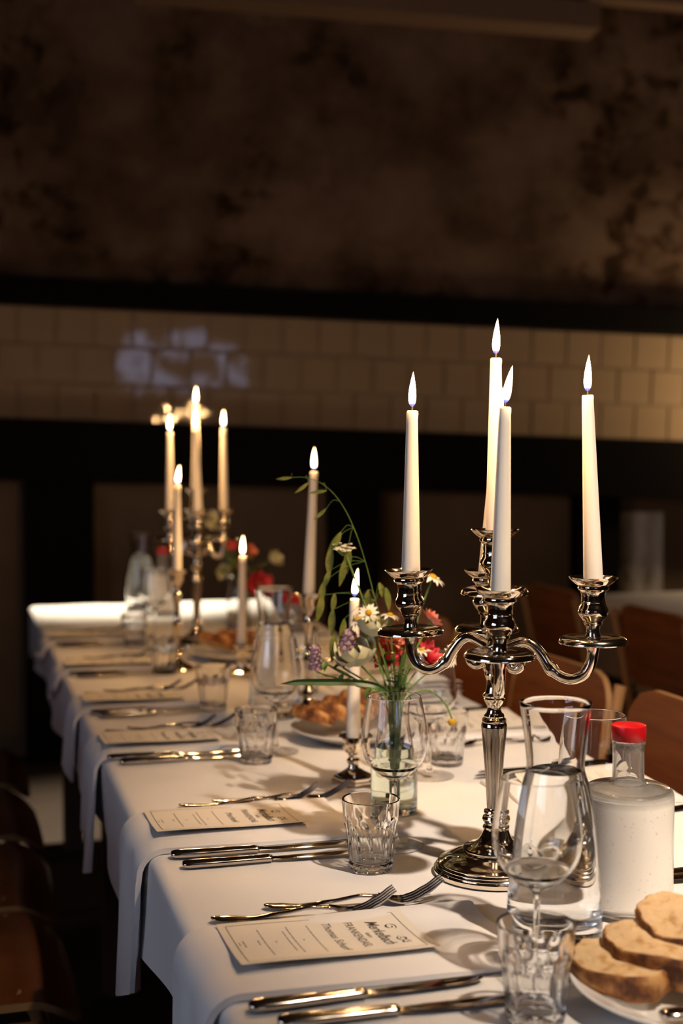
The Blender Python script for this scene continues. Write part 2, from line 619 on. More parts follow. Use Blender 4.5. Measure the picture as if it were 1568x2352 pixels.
def cloth_mesh():
    rnd = random.Random(5)
    ph = [rnd.uniform(0, 6.28) for _ in range(8)]
    NY = 260
    rows = []
    drop = .115
    for i in range(NY + 1):
        y = TY0 + (TY1 - TY0) * i / NY
        # rounding over the far end
        row = []
        wv = .010 * math.sin(y * 9 + ph[0]) + .007 * math.sin(y * 17 + ph[1])
        wv2 = .010 * math.sin(y * 8 + ph[2]) + .007 * math.sin(y * 15 + ph[3])
        hem = .012 * math.sin(y * 5 + ph[4])
        nd_ = 10
        for k in range(nd_):                       # left hem upward
            t = 1 - k / nd_
            row.append((TX0 - .002 - (.004 + .7 * wv) * t ** 1.3, y, TZ - .012 - (drop + hem) * t))
        for k in range(6):
            a = PI - (PI / 2) * k / 5
            row.append((TX0 + .014 + .016 * math.cos(a), y, TZ - .014 + .014 * math.sin(a)))
        nx = 40
        for k in range(1, nx):
            x = TX0 + .014 + (TX1 - TX0 - .028) * k / nx
            z = TZ + .0007 * math.sin(x * 31 + y * 13 + ph[5]) + .0006 * math.sin(y * 41 - x * 17 + ph[6])
            row.append((x, y, z))
        for k in range(6):
            a = PI / 2 - (PI / 2) * k / 5
            row.append((TX1 - .014 + .016 * math.cos(a), y, TZ - .014 + .014 * math.sin(a)))
        for k in range(1, nd_ + 1):
            t = k / nd_
            row.append((TX1 + .002 + (.012 + wv2) * t ** 1.3, y, TZ - .012 - (drop + hem) * t))
        rows.append(row)
    # far end drop
    last = rows[-1]
    for k in range(1, 8):
        t = k / 7
        r = []
        for (x, y, z) in last:
            r.append((x, y + .012 * min(1, t * 3), z - .16 * t if z > TZ - .02 else max(z - .16 * t, TZ - .175)))
        rows.append(r)
    return MB().grid(rows).mesh('tablecloth', 'cloth', 60)


CLOTH = link('tablecloth', cloth_mesh(), label='long white linen tablecloth over the dining table with candelabra', cat='tablecloth')

# ------------------------------------------------------------------ candles
FL = MB()


def flame_profile():
    pr = [(0, 0)]
    for k in range(1, 17):
        t = k / 16
        r = .0050 * (math.sin(PI * min(1, t ** .66)) ** .75) * (1.0 - .30 * t) if t < 1 else 0
        pr.append((max(r, 0), .042 * t))
    return pr


fm = MB()
rows = []
for r, z in flame_profile():
    t = z / .042
    off = (.0012 * t * t, 0)
    rows.append([(off[0] + r * math.cos(2 * PI * j / 20), off[1] + r * math.sin(2 * PI * j / 20), z) for j in range(20)])
FLAME = fm.grid(rows, closed_v=True).mesh('flame', 'flame', 180)
WICK = MB().tube([(0, 0, -.004), (0.0003, 0, .003), (.0012, 0, .009)], [.0009, .0009, .0006], 8).mesh('wick', 'wick', 60)


def candle_mesh(L, r0, r1):
    pr = [(0, 0), (r0, 0)]
    for k in range(1, 13):
        t = k / 12
        pr.append((r0 + (r1 - r0) * t, L * t - .002 * (t == 1)))
    pr += [(r1 - .0008, L - .0002), (r1 * .72, L - .0010), (r1 * .4, L - .0026), (0, L - .003)]
    b = MB().lathe(pr, 32)
    # small frozen drip at the rim
    b.tube([(r1 * .95, 0, L - .001), (r1 * 1.04, .001, L - .004), (r1 * 1.06, .001, L - .010)], [.0012, .0014, .0006], 8)
    return b.mesh('wax', 'wax', 50)


CANDLE_CACHE = {}


def candle(x, y, z, L, label, r0=.0113, r1=.0064, lean=(0, 0), flame_lean=(0, 0), power=.75, fscale=1.0, group='white taper candles'):
    key = (round(L, 3), r0, r1)
    if key not in CANDLE_CACHE:
        CANDLE_CACHE[key] = candle_mesh(L, r0, r1)
    t = thing('taper_candle', label, 'candle', (x, y, z), group=group)
    t.rotation_euler = (-lean[1], lean[0], 0)
    link('wax', CANDLE_CACHE[key], t)
    link('wick', WICK, t, (0, 0, L))
    f = link('flame', FLAME, t, (0, 0, L + .0035))
    f.rotation_euler = (-flame_lean[1] - 0, flame_lean[0], 0)
    f.scale = (fscale, fscale, fscale)
    l = bpy.data.lights.new('candle_light', 'POINT')
    l.energy = power
    l.color = (1.0, .55, .22)
    l.shadow_soft_size = .007
    lo = bpy.data.objects.new('candle_light', l)
    COL.objects.link(lo)
    lo.parent = t
    lo.location = (flame_lean[0] * .02, flame_lean[1] * .02, L + .024)
    return t


# ------------------------------------------------------------------ candelabra
K = 4.79e-5
cup_px = [(1625, 215), (1600, 180), (1500, 160), (1400, 163), (1345, 172), (1335, 205), (1300, 222), (1265, 226), (1250, 205), (1240, 232),
          (1200, 262), (1100, 338), (1020, 366), (970, 362), (900, 335), (850, 305), (830, 298), (790, 290), (780, 303), (765, 300), (755, 288), (700, 285),
          (600, 292), (540, 306), (515, 320), (500, 345), (470, 372), (430, 378), (405, 372), (395, 345), (385, 385), (330, 460), (250, 545), (200, 585), (180, 592)]
CUP = [(hw * K, (1625 - y) * K) for y, hw in cup_px]
CUP_H = CUP[-1][1]
cup_prof = [(0, 0)] + CUP + [(.0275, CUP_H - .0002), (.0245, CUP_H - .004), (.0165, CUP_H - .0085), (.0118, CUP_H - .0092), (.0116, CUP_H - .02), (0, CUP_H - .02)]
CUP_ME = MB().lathe(cup_prof, 56).mesh('candle_cup', 'silver', 32)
PAN_ME = MB().lathe([(0, .0), (.010, .0004), (.018, .0000), (.024, -.0004), (.030, .0006), (.034, .0008), (.0372, -.0006), (.0392, -.0034), (.0396, -.0060), (.0389, -.0072),
                     (.0378, -.0066), (.035, -.0040), (.030, -.0030), (.012, -.0032), (.0075, -.006), (.0066, -.010), (0, -.010)], 64).mesh('drip_pan', 'silver', 32)

STEM = [(0, .0), (.0690, .0), (.0700, .0006), (.0706, .0050), (.0698, .0062), (.0684, .0066), (.0688, .0080), (.0678, .0092), (.0662, .0096), (.0664, .0110), (.0652, .0122), (.0636, .0126),
        (.0638, .0140), (.0622, .0152), (.0604, .0156), (.0570, .0180), (.0510, .0212), (.0440, .0242), (.0385, .0258), (.0362, .0262), (.0364, .0290), (.0352, .0304), (.0330, .0310),
        (.0285, .0322), (.0220, .0350), (.0175, .0390), (.0145, .0440), (.0122, .0490), (.0108, .0515), (.0124, .0522), (.0129, .0545), (.0118, .0562), (.0104, .0572), (.0108, .0590),
        (.0128, .0612), (.0136, .0640), (.0126, .0668), (.0102, .0682), (.0098, .0694), (.0112, .0704), (.0117, .0720), (.0112, .0738), (.0088, .0746), (.0080, .0760)]
STEM += [(.0080, .0765), (.0088, .090), (.0101, .110), (.0115, .130), (.0132, .150), (.0146, .166), (.0151, .172), (.0148, .1755), (.0138, .1775), (.0142, .1790), (.0140, .1815), (.0122, .1830),
         (.0116, .1835), (.0120, .1850), (.0112, .1872), (.0092, .1885), (.0080, .1920), (.0082, .1960), (.0102, .2000), (.0118, .2030), (.0122, .2050), (.0112, .2060), (.0130, .2072), (.0136, .2090),
         (.0128, .2108), (.0108, .2125), (.0092, .2180), (.0090, .2250), (.0104, .2300), (.0116, .2330), (.0112, .2355), (.0104, .2370), (.0112, .2400), (.0122, .2450), (.0124, .2560), (.0116, .2600),
         (.0098, .2625), (.0096, .2650), (.0110, .2670), (.0112, .2690), (.0100, .2705), (.0082, .2730), (.0078, .2850), (.0086, .2950), (.0100, .2990), (.0100, .3010), (.0086, .3030), (.0070, .3080), (.0064, .3180), (.0070, .3240), (0, .3240)]
STEM_FL = MB()


def stem_mesh():
    b = MB()
    prof = []
    for i in range(len(STEM) - 1):
        a, c = STEM[i], STEM[i + 1]
        n = max(1, int((c[1] - a[1]) / .006))
        for k in range(n):
            t = k / n
            prof.append((a[0] + (c[0] - a[0]) * t, a[1] + (c[1] - a[1]) * t))
    prof.append(STEM[-1])
    low = [p for p in prof if p[1] <= .0765]
    mid = [p for p in prof if .0765 <= p[1] <= .172]
    top = [p for p in prof if p[1] >= .172]
    b.lathe(top, 64, 0)
    b3 = MB().lathe(low, 96, 0)
    # fluted shaft
    rows = []
    n = 144
    for r, z in mid:
        d = .10 * min(1, (z - .0765) / .006, (.172 - z) / .012) if z < .172 else 0
        d = max(d, 0)
        rows.append([(r * (1 - d * abs(math.sin(6 * a)) ** .7) * math.cos(a), r * (1 - d * abs(math.sin(6 * a)) ** .7) * math.sin(a), z)
                     for a in [2 * PI * j / n for j in range(n)]])
    b2 = MB().grid(rows, closed_v=True)
    return b.mesh('stem', 'silver', 30), b2.mesh('fluted_shaft', 'silver_dull', 30), b3.mesh('base', 'silver', 30)


STEM_ME, SHAFT_ME, BASE_ME = stem_mesh()


def arm_mesh(R):
    k = R / .12
    pts = [(.006, 0, .262), (.018 * k, 0, .2665), (.034 * k, 0, .2725), (.046 * k, 0, .2700), (.058 * k, 0, .2580), (.068 * k, 0, .2440), (.082 * k, 0, .2345), (.096 * k, 0, .2320),
           (.110 * k, 0, .2385), (.118 * k, 0, .2520), (.120 * k, 0, .2640), (.120 * k, 0, .2720)]
    P = spline(pts, 44)
    rad = []
    for i in range(45):
        t = i / 44
        r = .0066
        if t < .5:
            r = .0058 + .0022 * t
        r += .0016 * math.exp(-((t - .47) / .02) ** 2) + .0010 * math.exp(-((t - .02) / .05) ** 2)
        if t > .9:
            r += .0022 * (t - .9) / .1
        rad.append(r)
    b = MB().tube(P, rad, 14)
    # scroll under the shoulder of the arm
    sc = []
    for i in range(15):
        a = -.5 + 4.4 * i / 14
        rr = .0125 * (1 - .045 * i)
        sc.append((.0225 * k + .004 - rr * math.cos(a) * .9, 0, .249 - rr * math.sin(a)))
    sc = [(.010, 0, .259)] + sc[1:]
    b.tube(spline(sc, 30), [.0046 + .0020 * (i / 30) for i in range(31)], 12)
    return b.mesh('arm', 'silver', 40)


CR = Vector((math.cos(YAW), -math.sin(YAW), 0))   # picture right, on the table
CF = Vector((math.sin(YAW), math.cos(YAW), 0))    # away from the camera


def candelabrum(loc, arms, label, candles):
    t = thing('candelabra', label, 'candelabra', loc, group='five-light silver candelabra')
    link('base', BASE_ME, t)
    link('stem', STEM_ME, t)
    link('fluted_shaft', SHAFT_ME, t, label='rubbed fluted shaft')
    top = .324 + .010
    link('drip_pan', PAN_ME, t, (0, 0, top))
    link('candle_cup', CUP_ME, t, (0, 0, top))
    base = Vector(loc)
    spots = {'top': (base + Vector((0, 0, top + CUP_H)))}
    for nm, az, R, dz, tilt in arms:
        # az measured from picture right, counter-clockwise seen from above
        d = CR * math.cos(az) + CF * math.sin(az)
        wz = math.atan2(d.y, d.x)
        a = link('arm', arm_mesh(R), t, (0, 0, dz), (0, 0, wz))
        pz = .272 + .009
        pan = link('drip_pan', PAN_ME, a, (R, 0, pz), (tilt[0], tilt[1], 0))
        cup = link('candle_cup', CUP_ME, a, (R, 0, pz), (tilt[0], tilt[1], 0))
        spots[nm] = base + d * R + Vector((0, 0, dz + pz + CUP_H))
    for nm, L, lean, flean, lab in candles:
        p = spots[nm]
        candle(p.x, p.y, p.z - .009, L, lab, lean=lean, flame_lean=flean)
    return t


CAND1 = (.600, 1.456, TZ + .001)
candelabrum(CAND1, [('right', R_(-15), .1130, .0, (0, 0)), ('left', R_(167), .099, .004, (0, .03)), ('front', R_(-93), .100, -.006, (0, .02)), ('back', R_(89), .100, -.003, (0, 0))],
            'tall polished silver candelabra in focus beside the red-capped bottle and water carafe',
            [('top', .207, (.0, 0), (.02, 0), 'tallest white taper candle, at the centre of the near candelabra'),
             ('right', .216, (-.042, 0), (.05, 0), 'white taper candle on the right arm of the near candelabra'),
             ('left', .196, (.006, 0), (.0, 0), 'white taper candle on the left arm of the near candelabra'),
             ('front', .206, (.020, 0), (.16, 0), 'white taper candle on the front arm of the near candelabra, flame blown right'),
             ('back', .190, (.075, .0), (0, 0), 'white taper candle half hidden behind the centre candle of the near candelabra')])
CAND2 = (.583, 3.39, TZ + .001)
candelabrum(CAND2, [('right', R_(3), .069, 0, (0, 0)), ('left', R_(177), .067, 0, (0, 0)), ('front', R_(-80), .072, 0, (0, 0)), ('back', R_(100), .070, 0, (0, 0))],
            'blurred silver candelabra at the far end of the table, holding five burning candles',
            [('top', .222, (0, 0), (0, 0), 'tallest blurred candle, at the centre of the far candelabra'),
             ('right', .216, (0, 0), (0, 0), 'blurred candle on the right arm of the far candelabra'),
             ('left', .206, (0, 0), (0, 0), 'blurred candle on the left arm of the far candelabra'),
             ('front', .212, (-.03, 0), (0, 0), 'left of the two middle candles on the far candelabra'),
             ('back', .208, (.02, 0), (0, 0), 'right of the two middle candles on the far candelabra')])

# single candlesticks
short_prof = [(0, 0)]


def octa(r, z, n=8):
    return [(r * math.cos(2 * PI * (j + .5) / n), r * math.sin(2 * PI * (j + .5) / n), z) for j in range(n)]


b = MB()
b.grid([octa(.0001, 0), octa(.033, 0), octa(.033, .004), octa(.030, .005), octa(.030, .009), octa(.026, .012), octa(.016, .017), octa(.0095, .021), octa(.0001, .021)], closed_v=True)
SHORT_BASE = b.mesh('base', 'silver', 20)
SHORT_TOP = MB().lathe([(0, .020), (.009, .020), (.0075, .026), (.010, .030), (.0105, .033), (.0070, .037), (.0085, .042), (.014, .046), (.0155, .050), (.0150, .060), (.019, .066), (.0225, .069),
                        (.0215, .070), (.0125, .067), (.0118, .058), (0, .058)], 40).mesh('candle_cup', 'silver', 32)
TALL_ME = MB().lathe([(0, 0), (.040, 0), (.041, .004), (.037, .009), (.026, .014), (.013, .022), (.009, .030), (.012, .036), (.014, .040), (.009, .046), (.0065, .060), (.0075, .085), (.0105, .098), (.012, .103),
                      (.009, .110), (.0065, .120), (.0070, .150), (.0100, .168), (.0118, .174), (.0082, .180), (.0078, .190), (.0115, .200), (.0155, .206), (.0160, .216), (.0205, .224), (.0235, .228),
                      (.0225, .229), (.0130, .226), (.0118, .214), (0, .214)], 40).mesh('stick', 'silver', 32)


def short_stick(x, y, L, lab, clab, lean=(0, 0), fl=(0, 0)):
    t = thing('candlestick', lab, 'candlestick', (x, y, TZ + .001), .2, group='low silver candlesticks')
    link('base', SHORT_BASE, t)
    link('candle_cup', SHORT_TOP, t)
    candle(x, y, TZ + .060, L, clab, lean=lean, flame_lean=fl)


def tall_stick(x, y, L, lab, clab, lean=(0, 0), fl=(0, 0)):
    t = thing('candlestick', lab, 'candlestick', (x, y, TZ + .001), 0, group='tall silver candlesticks')
    link('stick', TALL_ME, t)
    candle(x, y, TZ + .216, L, clab, lean=lean, flame_lean=fl)


short_stick(.566, 1.922, .216, 'low silver candlestick with octagonal foot beside the flower vase', 'white taper candle burning behind the bouquet in a low candlestick', (.006, 0), (.1, 0))
short_stick(.604, 2.927, .206, 'low silver candlestick between the far candelabra and the tall candlestick', 'white taper candle in the low far candlestick, in front of the red flowers', (.01, 0), (0, 0))
tall_stick(.635, 2.457, .243, 'tall slender silver candlestick behind the bread plate', 'white taper candle leaning right on the tall candlestick behind the bouquet', (.045, 0), (-.05, 0))
tall_stick(.478, 3.041, .205, 'tall slender silver candlestick in front of the far candelabra', 'short-looking candle just left of the far candelabra, flame low', (.01, 0), (.08, 0))

# ------------------------------------------------------------------ glassware


def tumbler_mesh():
    H, N, seg = .0850, 9, 108
    Rb, Rt = .0252, .0345

    def Ro(z):
        t = z / H
        return Rb + (Rt - Rb) * t ** .85

    def sm(a, b_, x):
        x = max(0, min(1, (x - a) / (b_ - a)))
        return x * x * (3 - 2 * x)
    zs = [0, .0012, .0035, .006, .0075, .009] + [.009 + (.0790 - .009) * k / 26 for k in range(1, 27)] + [.081, .083, .0842]
    rows = []
    # outside bottom centre ring
    rows.append([(.0001 * math.cos(2 * PI * j / seg), .0001 * math.sin(2 * PI * j / seg), .0025) for j in range(seg)])
    rows.append([(.016 * math.cos(2 * PI * j / seg), .016 * math.sin(2 * PI * j / seg), .0022) for j in range(seg)])
    rows.append([(.0215 * math.cos(2 * PI * j / seg), .0215 * math.sin(2 * PI * j / seg), .0002) for j in range(seg)])
    for z in zs:
        R0 = Ro(z)
        f = sm(.008, .012, z) * (1 - sm(.046, .069, z))
        row = []
        for j in range(seg):
            a = 2 * PI * j / seg
            d = (a % (2 * PI / N)) - PI / N
            c = math.cos(PI / N)
            plane = (1.0 - f * (1 - c) * 1.55) / max(math.cos(d), 1e-6)
            r = R0 * min(1.0, plane)
            if z < .009:
                notch = .5 + .5 * math.cos(18 * a)
                r = R0 * (1 - .035 * notch * min(1, (.009 - z) / .003)) - (.0012 if z == 0 else 0)
            row.append((r * math.cos(a), r * math.sin(a), z))
        rows.append(row)
    top = [(Rt - .0006, H - .0002), (Rt - .0012, H), (Rt - .0018, H - .0004)]
    inner = []
    for k in range(0, 20):
        z = H - .001 - (H - .001 - .0135) * k / 19
        th = .0022 + .0022 * (1 - z / H) + .0008
        inner.append((Ro(z) - th, z))
    zb = inner[-1][1]
    inner += [(inner[-1][0] - .0025, zb - .002), (inner[-1][0] - .009, zb - .0032), (.0001, zb - .0034)]
    for r, z in top + inner:
        rows.append([(r * math.cos(2 * PI * j / seg), r * math.sin(2 * PI * j / seg), z) for j in range(seg)])
    return MB().grid(rows, closed_v=True).mesh('tumbler', 'tumbler', 22)


TUMBLER = tumbler_mesh()


def tumbler(x, y, label, rz=0.):
    return link('glass_tumbler', TUMBLER, None, (x, y, TZ + .0012), (0, 0, rz), label, 'glass', 'faceted water tumblers')


tumbler(.477, 1.061, 'faceted glass tumbler nearest the camera, cut by the bottom edge of the photo', .1)
tumbler(.465, 1.506, 'faceted glass tumbler in focus at the tips of the second pair of knives', .25)
tumbler(.453, 2.087, 'faceted glass tumbler left of the bread plate on the middle of the table', .4)
tumbler(.468, 2.541, 'blurred faceted tumbler, fourth from the camera in the left row', .2)
tumbler(.442, 2.998, 'blurred faceted tumbler, fifth from the camera in the left row', .3)
tumbler(.432, 3.452, 'blurred faceted tumbler farthest from the camera in the left row', .5)
tumbler(.742, 1.996, 'faceted tumbler on the right side, behind the flower vase and wine glass', .15)


def wine_glass_meshes():
    out = [(.0036, .0800), (.0060, .0830), (.0120, .0865), (.0200, .0915), (.0280, .0985), (.0350, .1075), (.0395, .1170), (.0415, .1270), (.0418, .1360), (.0408, .1470), (.0390, .1590), (.0366, .1720), (.0342, .1850), (.0335, .1885)]
    th = .0011
    P = [Vector((r, 0, z)) for r, z in out]
    osp = spline(P, 44)
    prof_o = [(p.x, p.z) for p in osp]
    prof_i = [(max(p.x - th - (.0005 if p.z < .09 else 0), .0001), p.z + (.0022 if p.z < .10 else .0002)) for p in osp if p.z > .0835]
    foot = [(.0001, .0000), (.030, .0000), (.0372, .0002), (.0380, .0010), (.0372, .0018), (.030, .0022), (.016, .0034), (.0080, .0060), (.0048, .0105), (.0036, .018), (.0031, .030), (.0029, .045), (.0030, .060), (.0033, .072)]
    rim = [(prof_o[-1][0] - .0002, .1889), (prof_o[-1][0] - .0006, .1892), (prof_i[-1][0], .1889)]
    pr = foot + prof_o + rim + prof_i[::-1] + [(.0001, prof_i[0][1] - .0004)]
    n = 64
    b = MB().lathe(pr, n)
    b.mi = [1 if sum(b.v[i][2] for i in f) / len(f) > .0050 else 0 for f in b.f]
    return b.mesh('wine_glass', ['blown', 'wine_glass'], 60)


WINE = wine_glass_meshes()


def wine_glass(x, y, label):
    return link('wine_glass', WINE, None, (x, y, TZ + .0012), (0, 0, 0), label, 'wine glass', 'stemmed wine glasses')


wine_glass(.516, 1.146, 'empty stemmed wine glass in front of the carafe, behind the nearest tumbler')
wine_glass(.521, 1.588, 'empty stemmed wine glass in front of the flower vase')
wine_glass(.500, 2.150, 'empty wine glass left of the second bread plate')
wine_glass(.686, 1.921, 'empty wine glass between the flower vase and the right tumbler')
wine_glass(.709, 1.411, 'empty wine glass behind the red-capped bottle')
wine_glass(.500, 3.560, 'blurred wine glass in front of the farthest carafe')


def carafe_meshes():
    H = .242
    ctrl = [(.0470, .004), (.0480, .012), (.0478, .030), (.0462, .060), (.0432, .095), (.0390, .130), (.0338, .158), (.0302, .170), (.0290, .177), (.0292, .184), (.0305, .198), (.0335, .222), (.0362, .2405)]
    osp = spline([Vector((r, 0, z)) for r, z in ctrl], 60)
    po = [(p.x, p.z) for p in osp]
    th = .0030
    pi_ = [(p.x - th, p.z) for p in osp if p.z > .026]
    bottom = [(.0001, .004), (.030, .0036), (.040, .0006), (.0450, .0006)]
    rim = [(po[-1][0] - .0006, H), (po[-1][0] - .0022, H)]
    floor_ = [(pi_[0][0] - .003, .0235), (pi_[0][0] - .010, .0222), (.0001, .0215)]
    ca = MB().lathe(bottom + po + rim + pi_[::-1] + floor_, 72).mesh('carafe', 'glass', 50)
    lvl = .1735
    wi = [(r + .0008, z) for r, z in pi_ if z < lvl]
    wa = MB().lathe([(.0001, .0211), (pi_[0][0] - .010, .0218), (pi_[0][0] - .0022, .0230)] + wi + [(wi[-1][0] - .0001, lvl), (wi[-1][0] - .002, lvl - .0006), (.0001, lvl - .0006)], 72).mesh('water', 'water', 50)
    return ca, wa


CARAFE, CARAFE_W = carafe_meshes()


def carafe(x, y, label, full=True):
    t = thing('water_carafe', label, 'carafe', (x, y, TZ + .0012), group='glass water carafes')
    link('carafe_glass', CARAFE, t)
    if full:
        link('water', CARAFE_W, t)
    return t


carafe(.574, 1.232, 'glass carafe filled with water to its neck, between wine glass and red-capped bottle')
carafe(.568, 2.454, 'blurred glass carafe near the tall candlestick in the middle of the table')
carafe(.560, 4.300, 'glass carafe glowing at the bright far end of the table')


def bottle_meshes():
    ctrl = [(.0430, .0010), (.0470, .0040), (.0482, .012), (.0484, .060), (.0486, .118), (.0484, .1262), (.0470, .1305), (.0430, .1335)]
    o1 = [(p.x, p.z) for p in spline([Vector((r, 0, z)) for r, z in ctrl], 30)]
    neck = [(.034, .1355), (.024, .1372), (.0188, .1385), (.0172, .1405), (.0168, .146), (.0167, .170), (.0168, .178), (.0178, .180), (.0178, .184), (.0162, .186), (.0160, .192)]
    inner = [(.0142, .192), (.0140, .150), (.0142, .142), (.0165, .1355), (.030, .1325), (.0425, .1275), (.0450, .122), (.0452, .060), (.0448, .016), (.0400, .0105), (.0001, .0095)]
    b = MB().lathe([(.0001, .003), (.030, .0025), (.038, .0004)] + o1 + neck + inner, 72)
    cap = MB().lathe([(.0001, .1840), (.0180, .1840), (.0186, .1848), (.0186, .1985), (.0181, .2000), (.0170, .2006), (.0001, .2008)], 60)
    rib = []
    return b.mesh('bottle', 'bottle', 40), cap.mesh('cap', 'red_cap', 40)


BOTTLE, CAP = bottle_meshes()
LIQ = MB().lathe([(.0001, .0100), (.0400, .0108), (.0450, .0162), (.0455, .060), (.0453, .121), (.0440, .1225), (.0001, .1225)], 64).mesh('water', 'water', 40)


def bottle(x, y, label):
    t = thing('glass_bottle', label, 'bottle', (x, y, TZ + .0012), group='round water bottles with red caps')
    link('bottle_glass', BOTTLE, t)
    link('screw_cap', CAP, t, label='red screw cap')
    return t


bottle(.689, 1.296, 'round fogged glass bottle with red screw cap right of the water carafe')
bottle(.668, 2.692, 'blurred bottle with red cap behind the tall candlestick')
bottle(.609, 4.150, 'blurred bottle with red cap beside the farthest carafe')

# ------------------------------------------------------------------ cutlery


def loft(stations, n=14, mi=0):
    """stations: (x, y offset, z centre, half width, half thickness, power)"""
    rows = []
    for x, y, z, w, h, pw in stations:
        row = []
        for j in range(n):
            a = 2 * PI * j / n
            c, s_ = math.cos(a), math.sin(a)
            row.append((x, y + w * math.copysign(abs(c) ** pw, c), z + h * math.copysign(abs(s_) ** pw, s_)))
        rows.append(row)
    return MB().grid(rows, mi, closed_v=True, cap=True)


def knife_meshes():
    z = .0052
    hd = [(0, 0, z, .0008, .0008, 1), (.0006, 0, z, .0045, .0028, 1), (.002, 0, z, .0066, .0042, 1), (.006, 0, z, .0086, .0051, 1), (.014, 0, z, .0094, .0052, 1), (.040, 0, z, .0090, .0050, 1), (.075, 0, z, .0076, .0046, 1), (.096, 0, z, .0068, .0044, 1),
          (.104, 0, z, .0072, .0046, 1), (.107, 0, z, .0070, .0042, 1), (.109, 0, z, .0045, .0030, 1)]
    h = loft(hd, 20).mesh('handle', 'steel', 40)
    rows = []
    for x, y0, y1, th in [(.107, -.0040, .0040, .0020), (.112, -.0050, .0052, .0016), (.120, -.0074, .0064, .0014), (.135, -.0094, .0072, .0013), (.160, -.0100, .0076, .0012), (.185, -.0096, .0076, .0011), (.205, -.0078, .0074, .0010), (.216, -.0050, .0068, .0009), (.2225, -.0010, .0058, .0008), (.2250, .0030, .0044, .0005)]:
        ym = (y0 + y1) / 2
        rows.append([(x, y1, z), (x, ym, z + th), (x, y0, z + .0001), (x, ym, z - th)])
    bl = MB().grid(rows, closed_v=True, cap=True).mesh('blade', 'steel', 25)
    return h, bl


KH, KB = knife_meshes()


def knife(x, y, rz, label, z=TZ + .0005, group='table knives'):
    t = thing('table_knife', label, 'knife', (x, y, z), rz, group)
    link('handle', KH, t)
    link('blade', KB, t)
    return t


def fork_meshes():
    def zc(x):
        P = [(0, .0075), (.012, .0060), (.04, .0042), (.075, .0075), (.105, .0118), (.125, .0105), (.142, .0042), (.152, .0030), (.165, .0065), (.180, .0142), (.197, .0260)]
        for (a, za), (b_, zb) in zip(P, P[1:]):
            if a <= x <= b_:
                t = (x - a) / (b_ - a)
                return za + (zb - za) * (t * t * (3 - 2 * t) * .4 + t * .6)
        return P[-1][1]
    st = []
    W = [(0, .002), (.003, .0062), (.010, .0088), (.022, .0092), (.045, .0068), (.075, .0040), (.100, .0030), (.118, .0030), (.128, .0042)]
    for i in range(40):
        x = .128 * i / 39
        for (a, wa), (c, wb_) in zip(W, W[1:]):
            if a <= x <= c:
                w = wa + (wb_ - wa) * (x - a) / (c - a)
        st.append((x, 0, zc(x), w, .0013 + .0007 * (x > .06), 1))
    h = loft(st, 14).mesh('handle', 'steel', 50)
    b = MB()
    # bowl of the fork
    rows = []
    for x, w in ((.126, .0040), (.132, .0068), (.138, .0098), (.144, .0118), (.150, .0125), (.1545, .0126)):
        z = zc(x)
        n = 8
        up = [(x, -w + 2 * w * k / n, z + .0018 * (abs(-1 + 2 * k / n)) ** 2 + .0008) for k in range(n + 1)]
        dn = [(x, -w + 2 * w * k / n, z + .0018 * (abs(-1 + 2 * k / n)) ** 2 - .0008) for k in range(n, -1, -1)]
        rows.append(up + dn)
    b.grid(rows, closed_v=True, cap=True)
    for k in range(4):
        yc = -.0104 + .00693 * k
        pts, rad = [], []
        for i in range(9):
            x = .153 + (.197 - .153) * i / 8
            pts.append((x, yc * (1 - .05 * i / 8), zc(x) + .0010))
            rad.append(.0019 - .0009 * (i / 8) ** 2)
        b.tube(pts, rad, 8, flat=.75)
    return h, b.mesh('head', 'steel', 45)


FH, FHD = fork_meshes()


def fork(x, y, rz, label, z=TZ - .001, tip=0.0, group='table forks', roll=0.):
    t = thing('table_fork', label, 'fork', (x, y, z), rz, group, rot=(roll, tip, rz))
    link('handle', FH, t)
    link('head', FHD, t, label='four-tined head')
    return t


# ------------------------------------------------------------------ napkins and menu cards


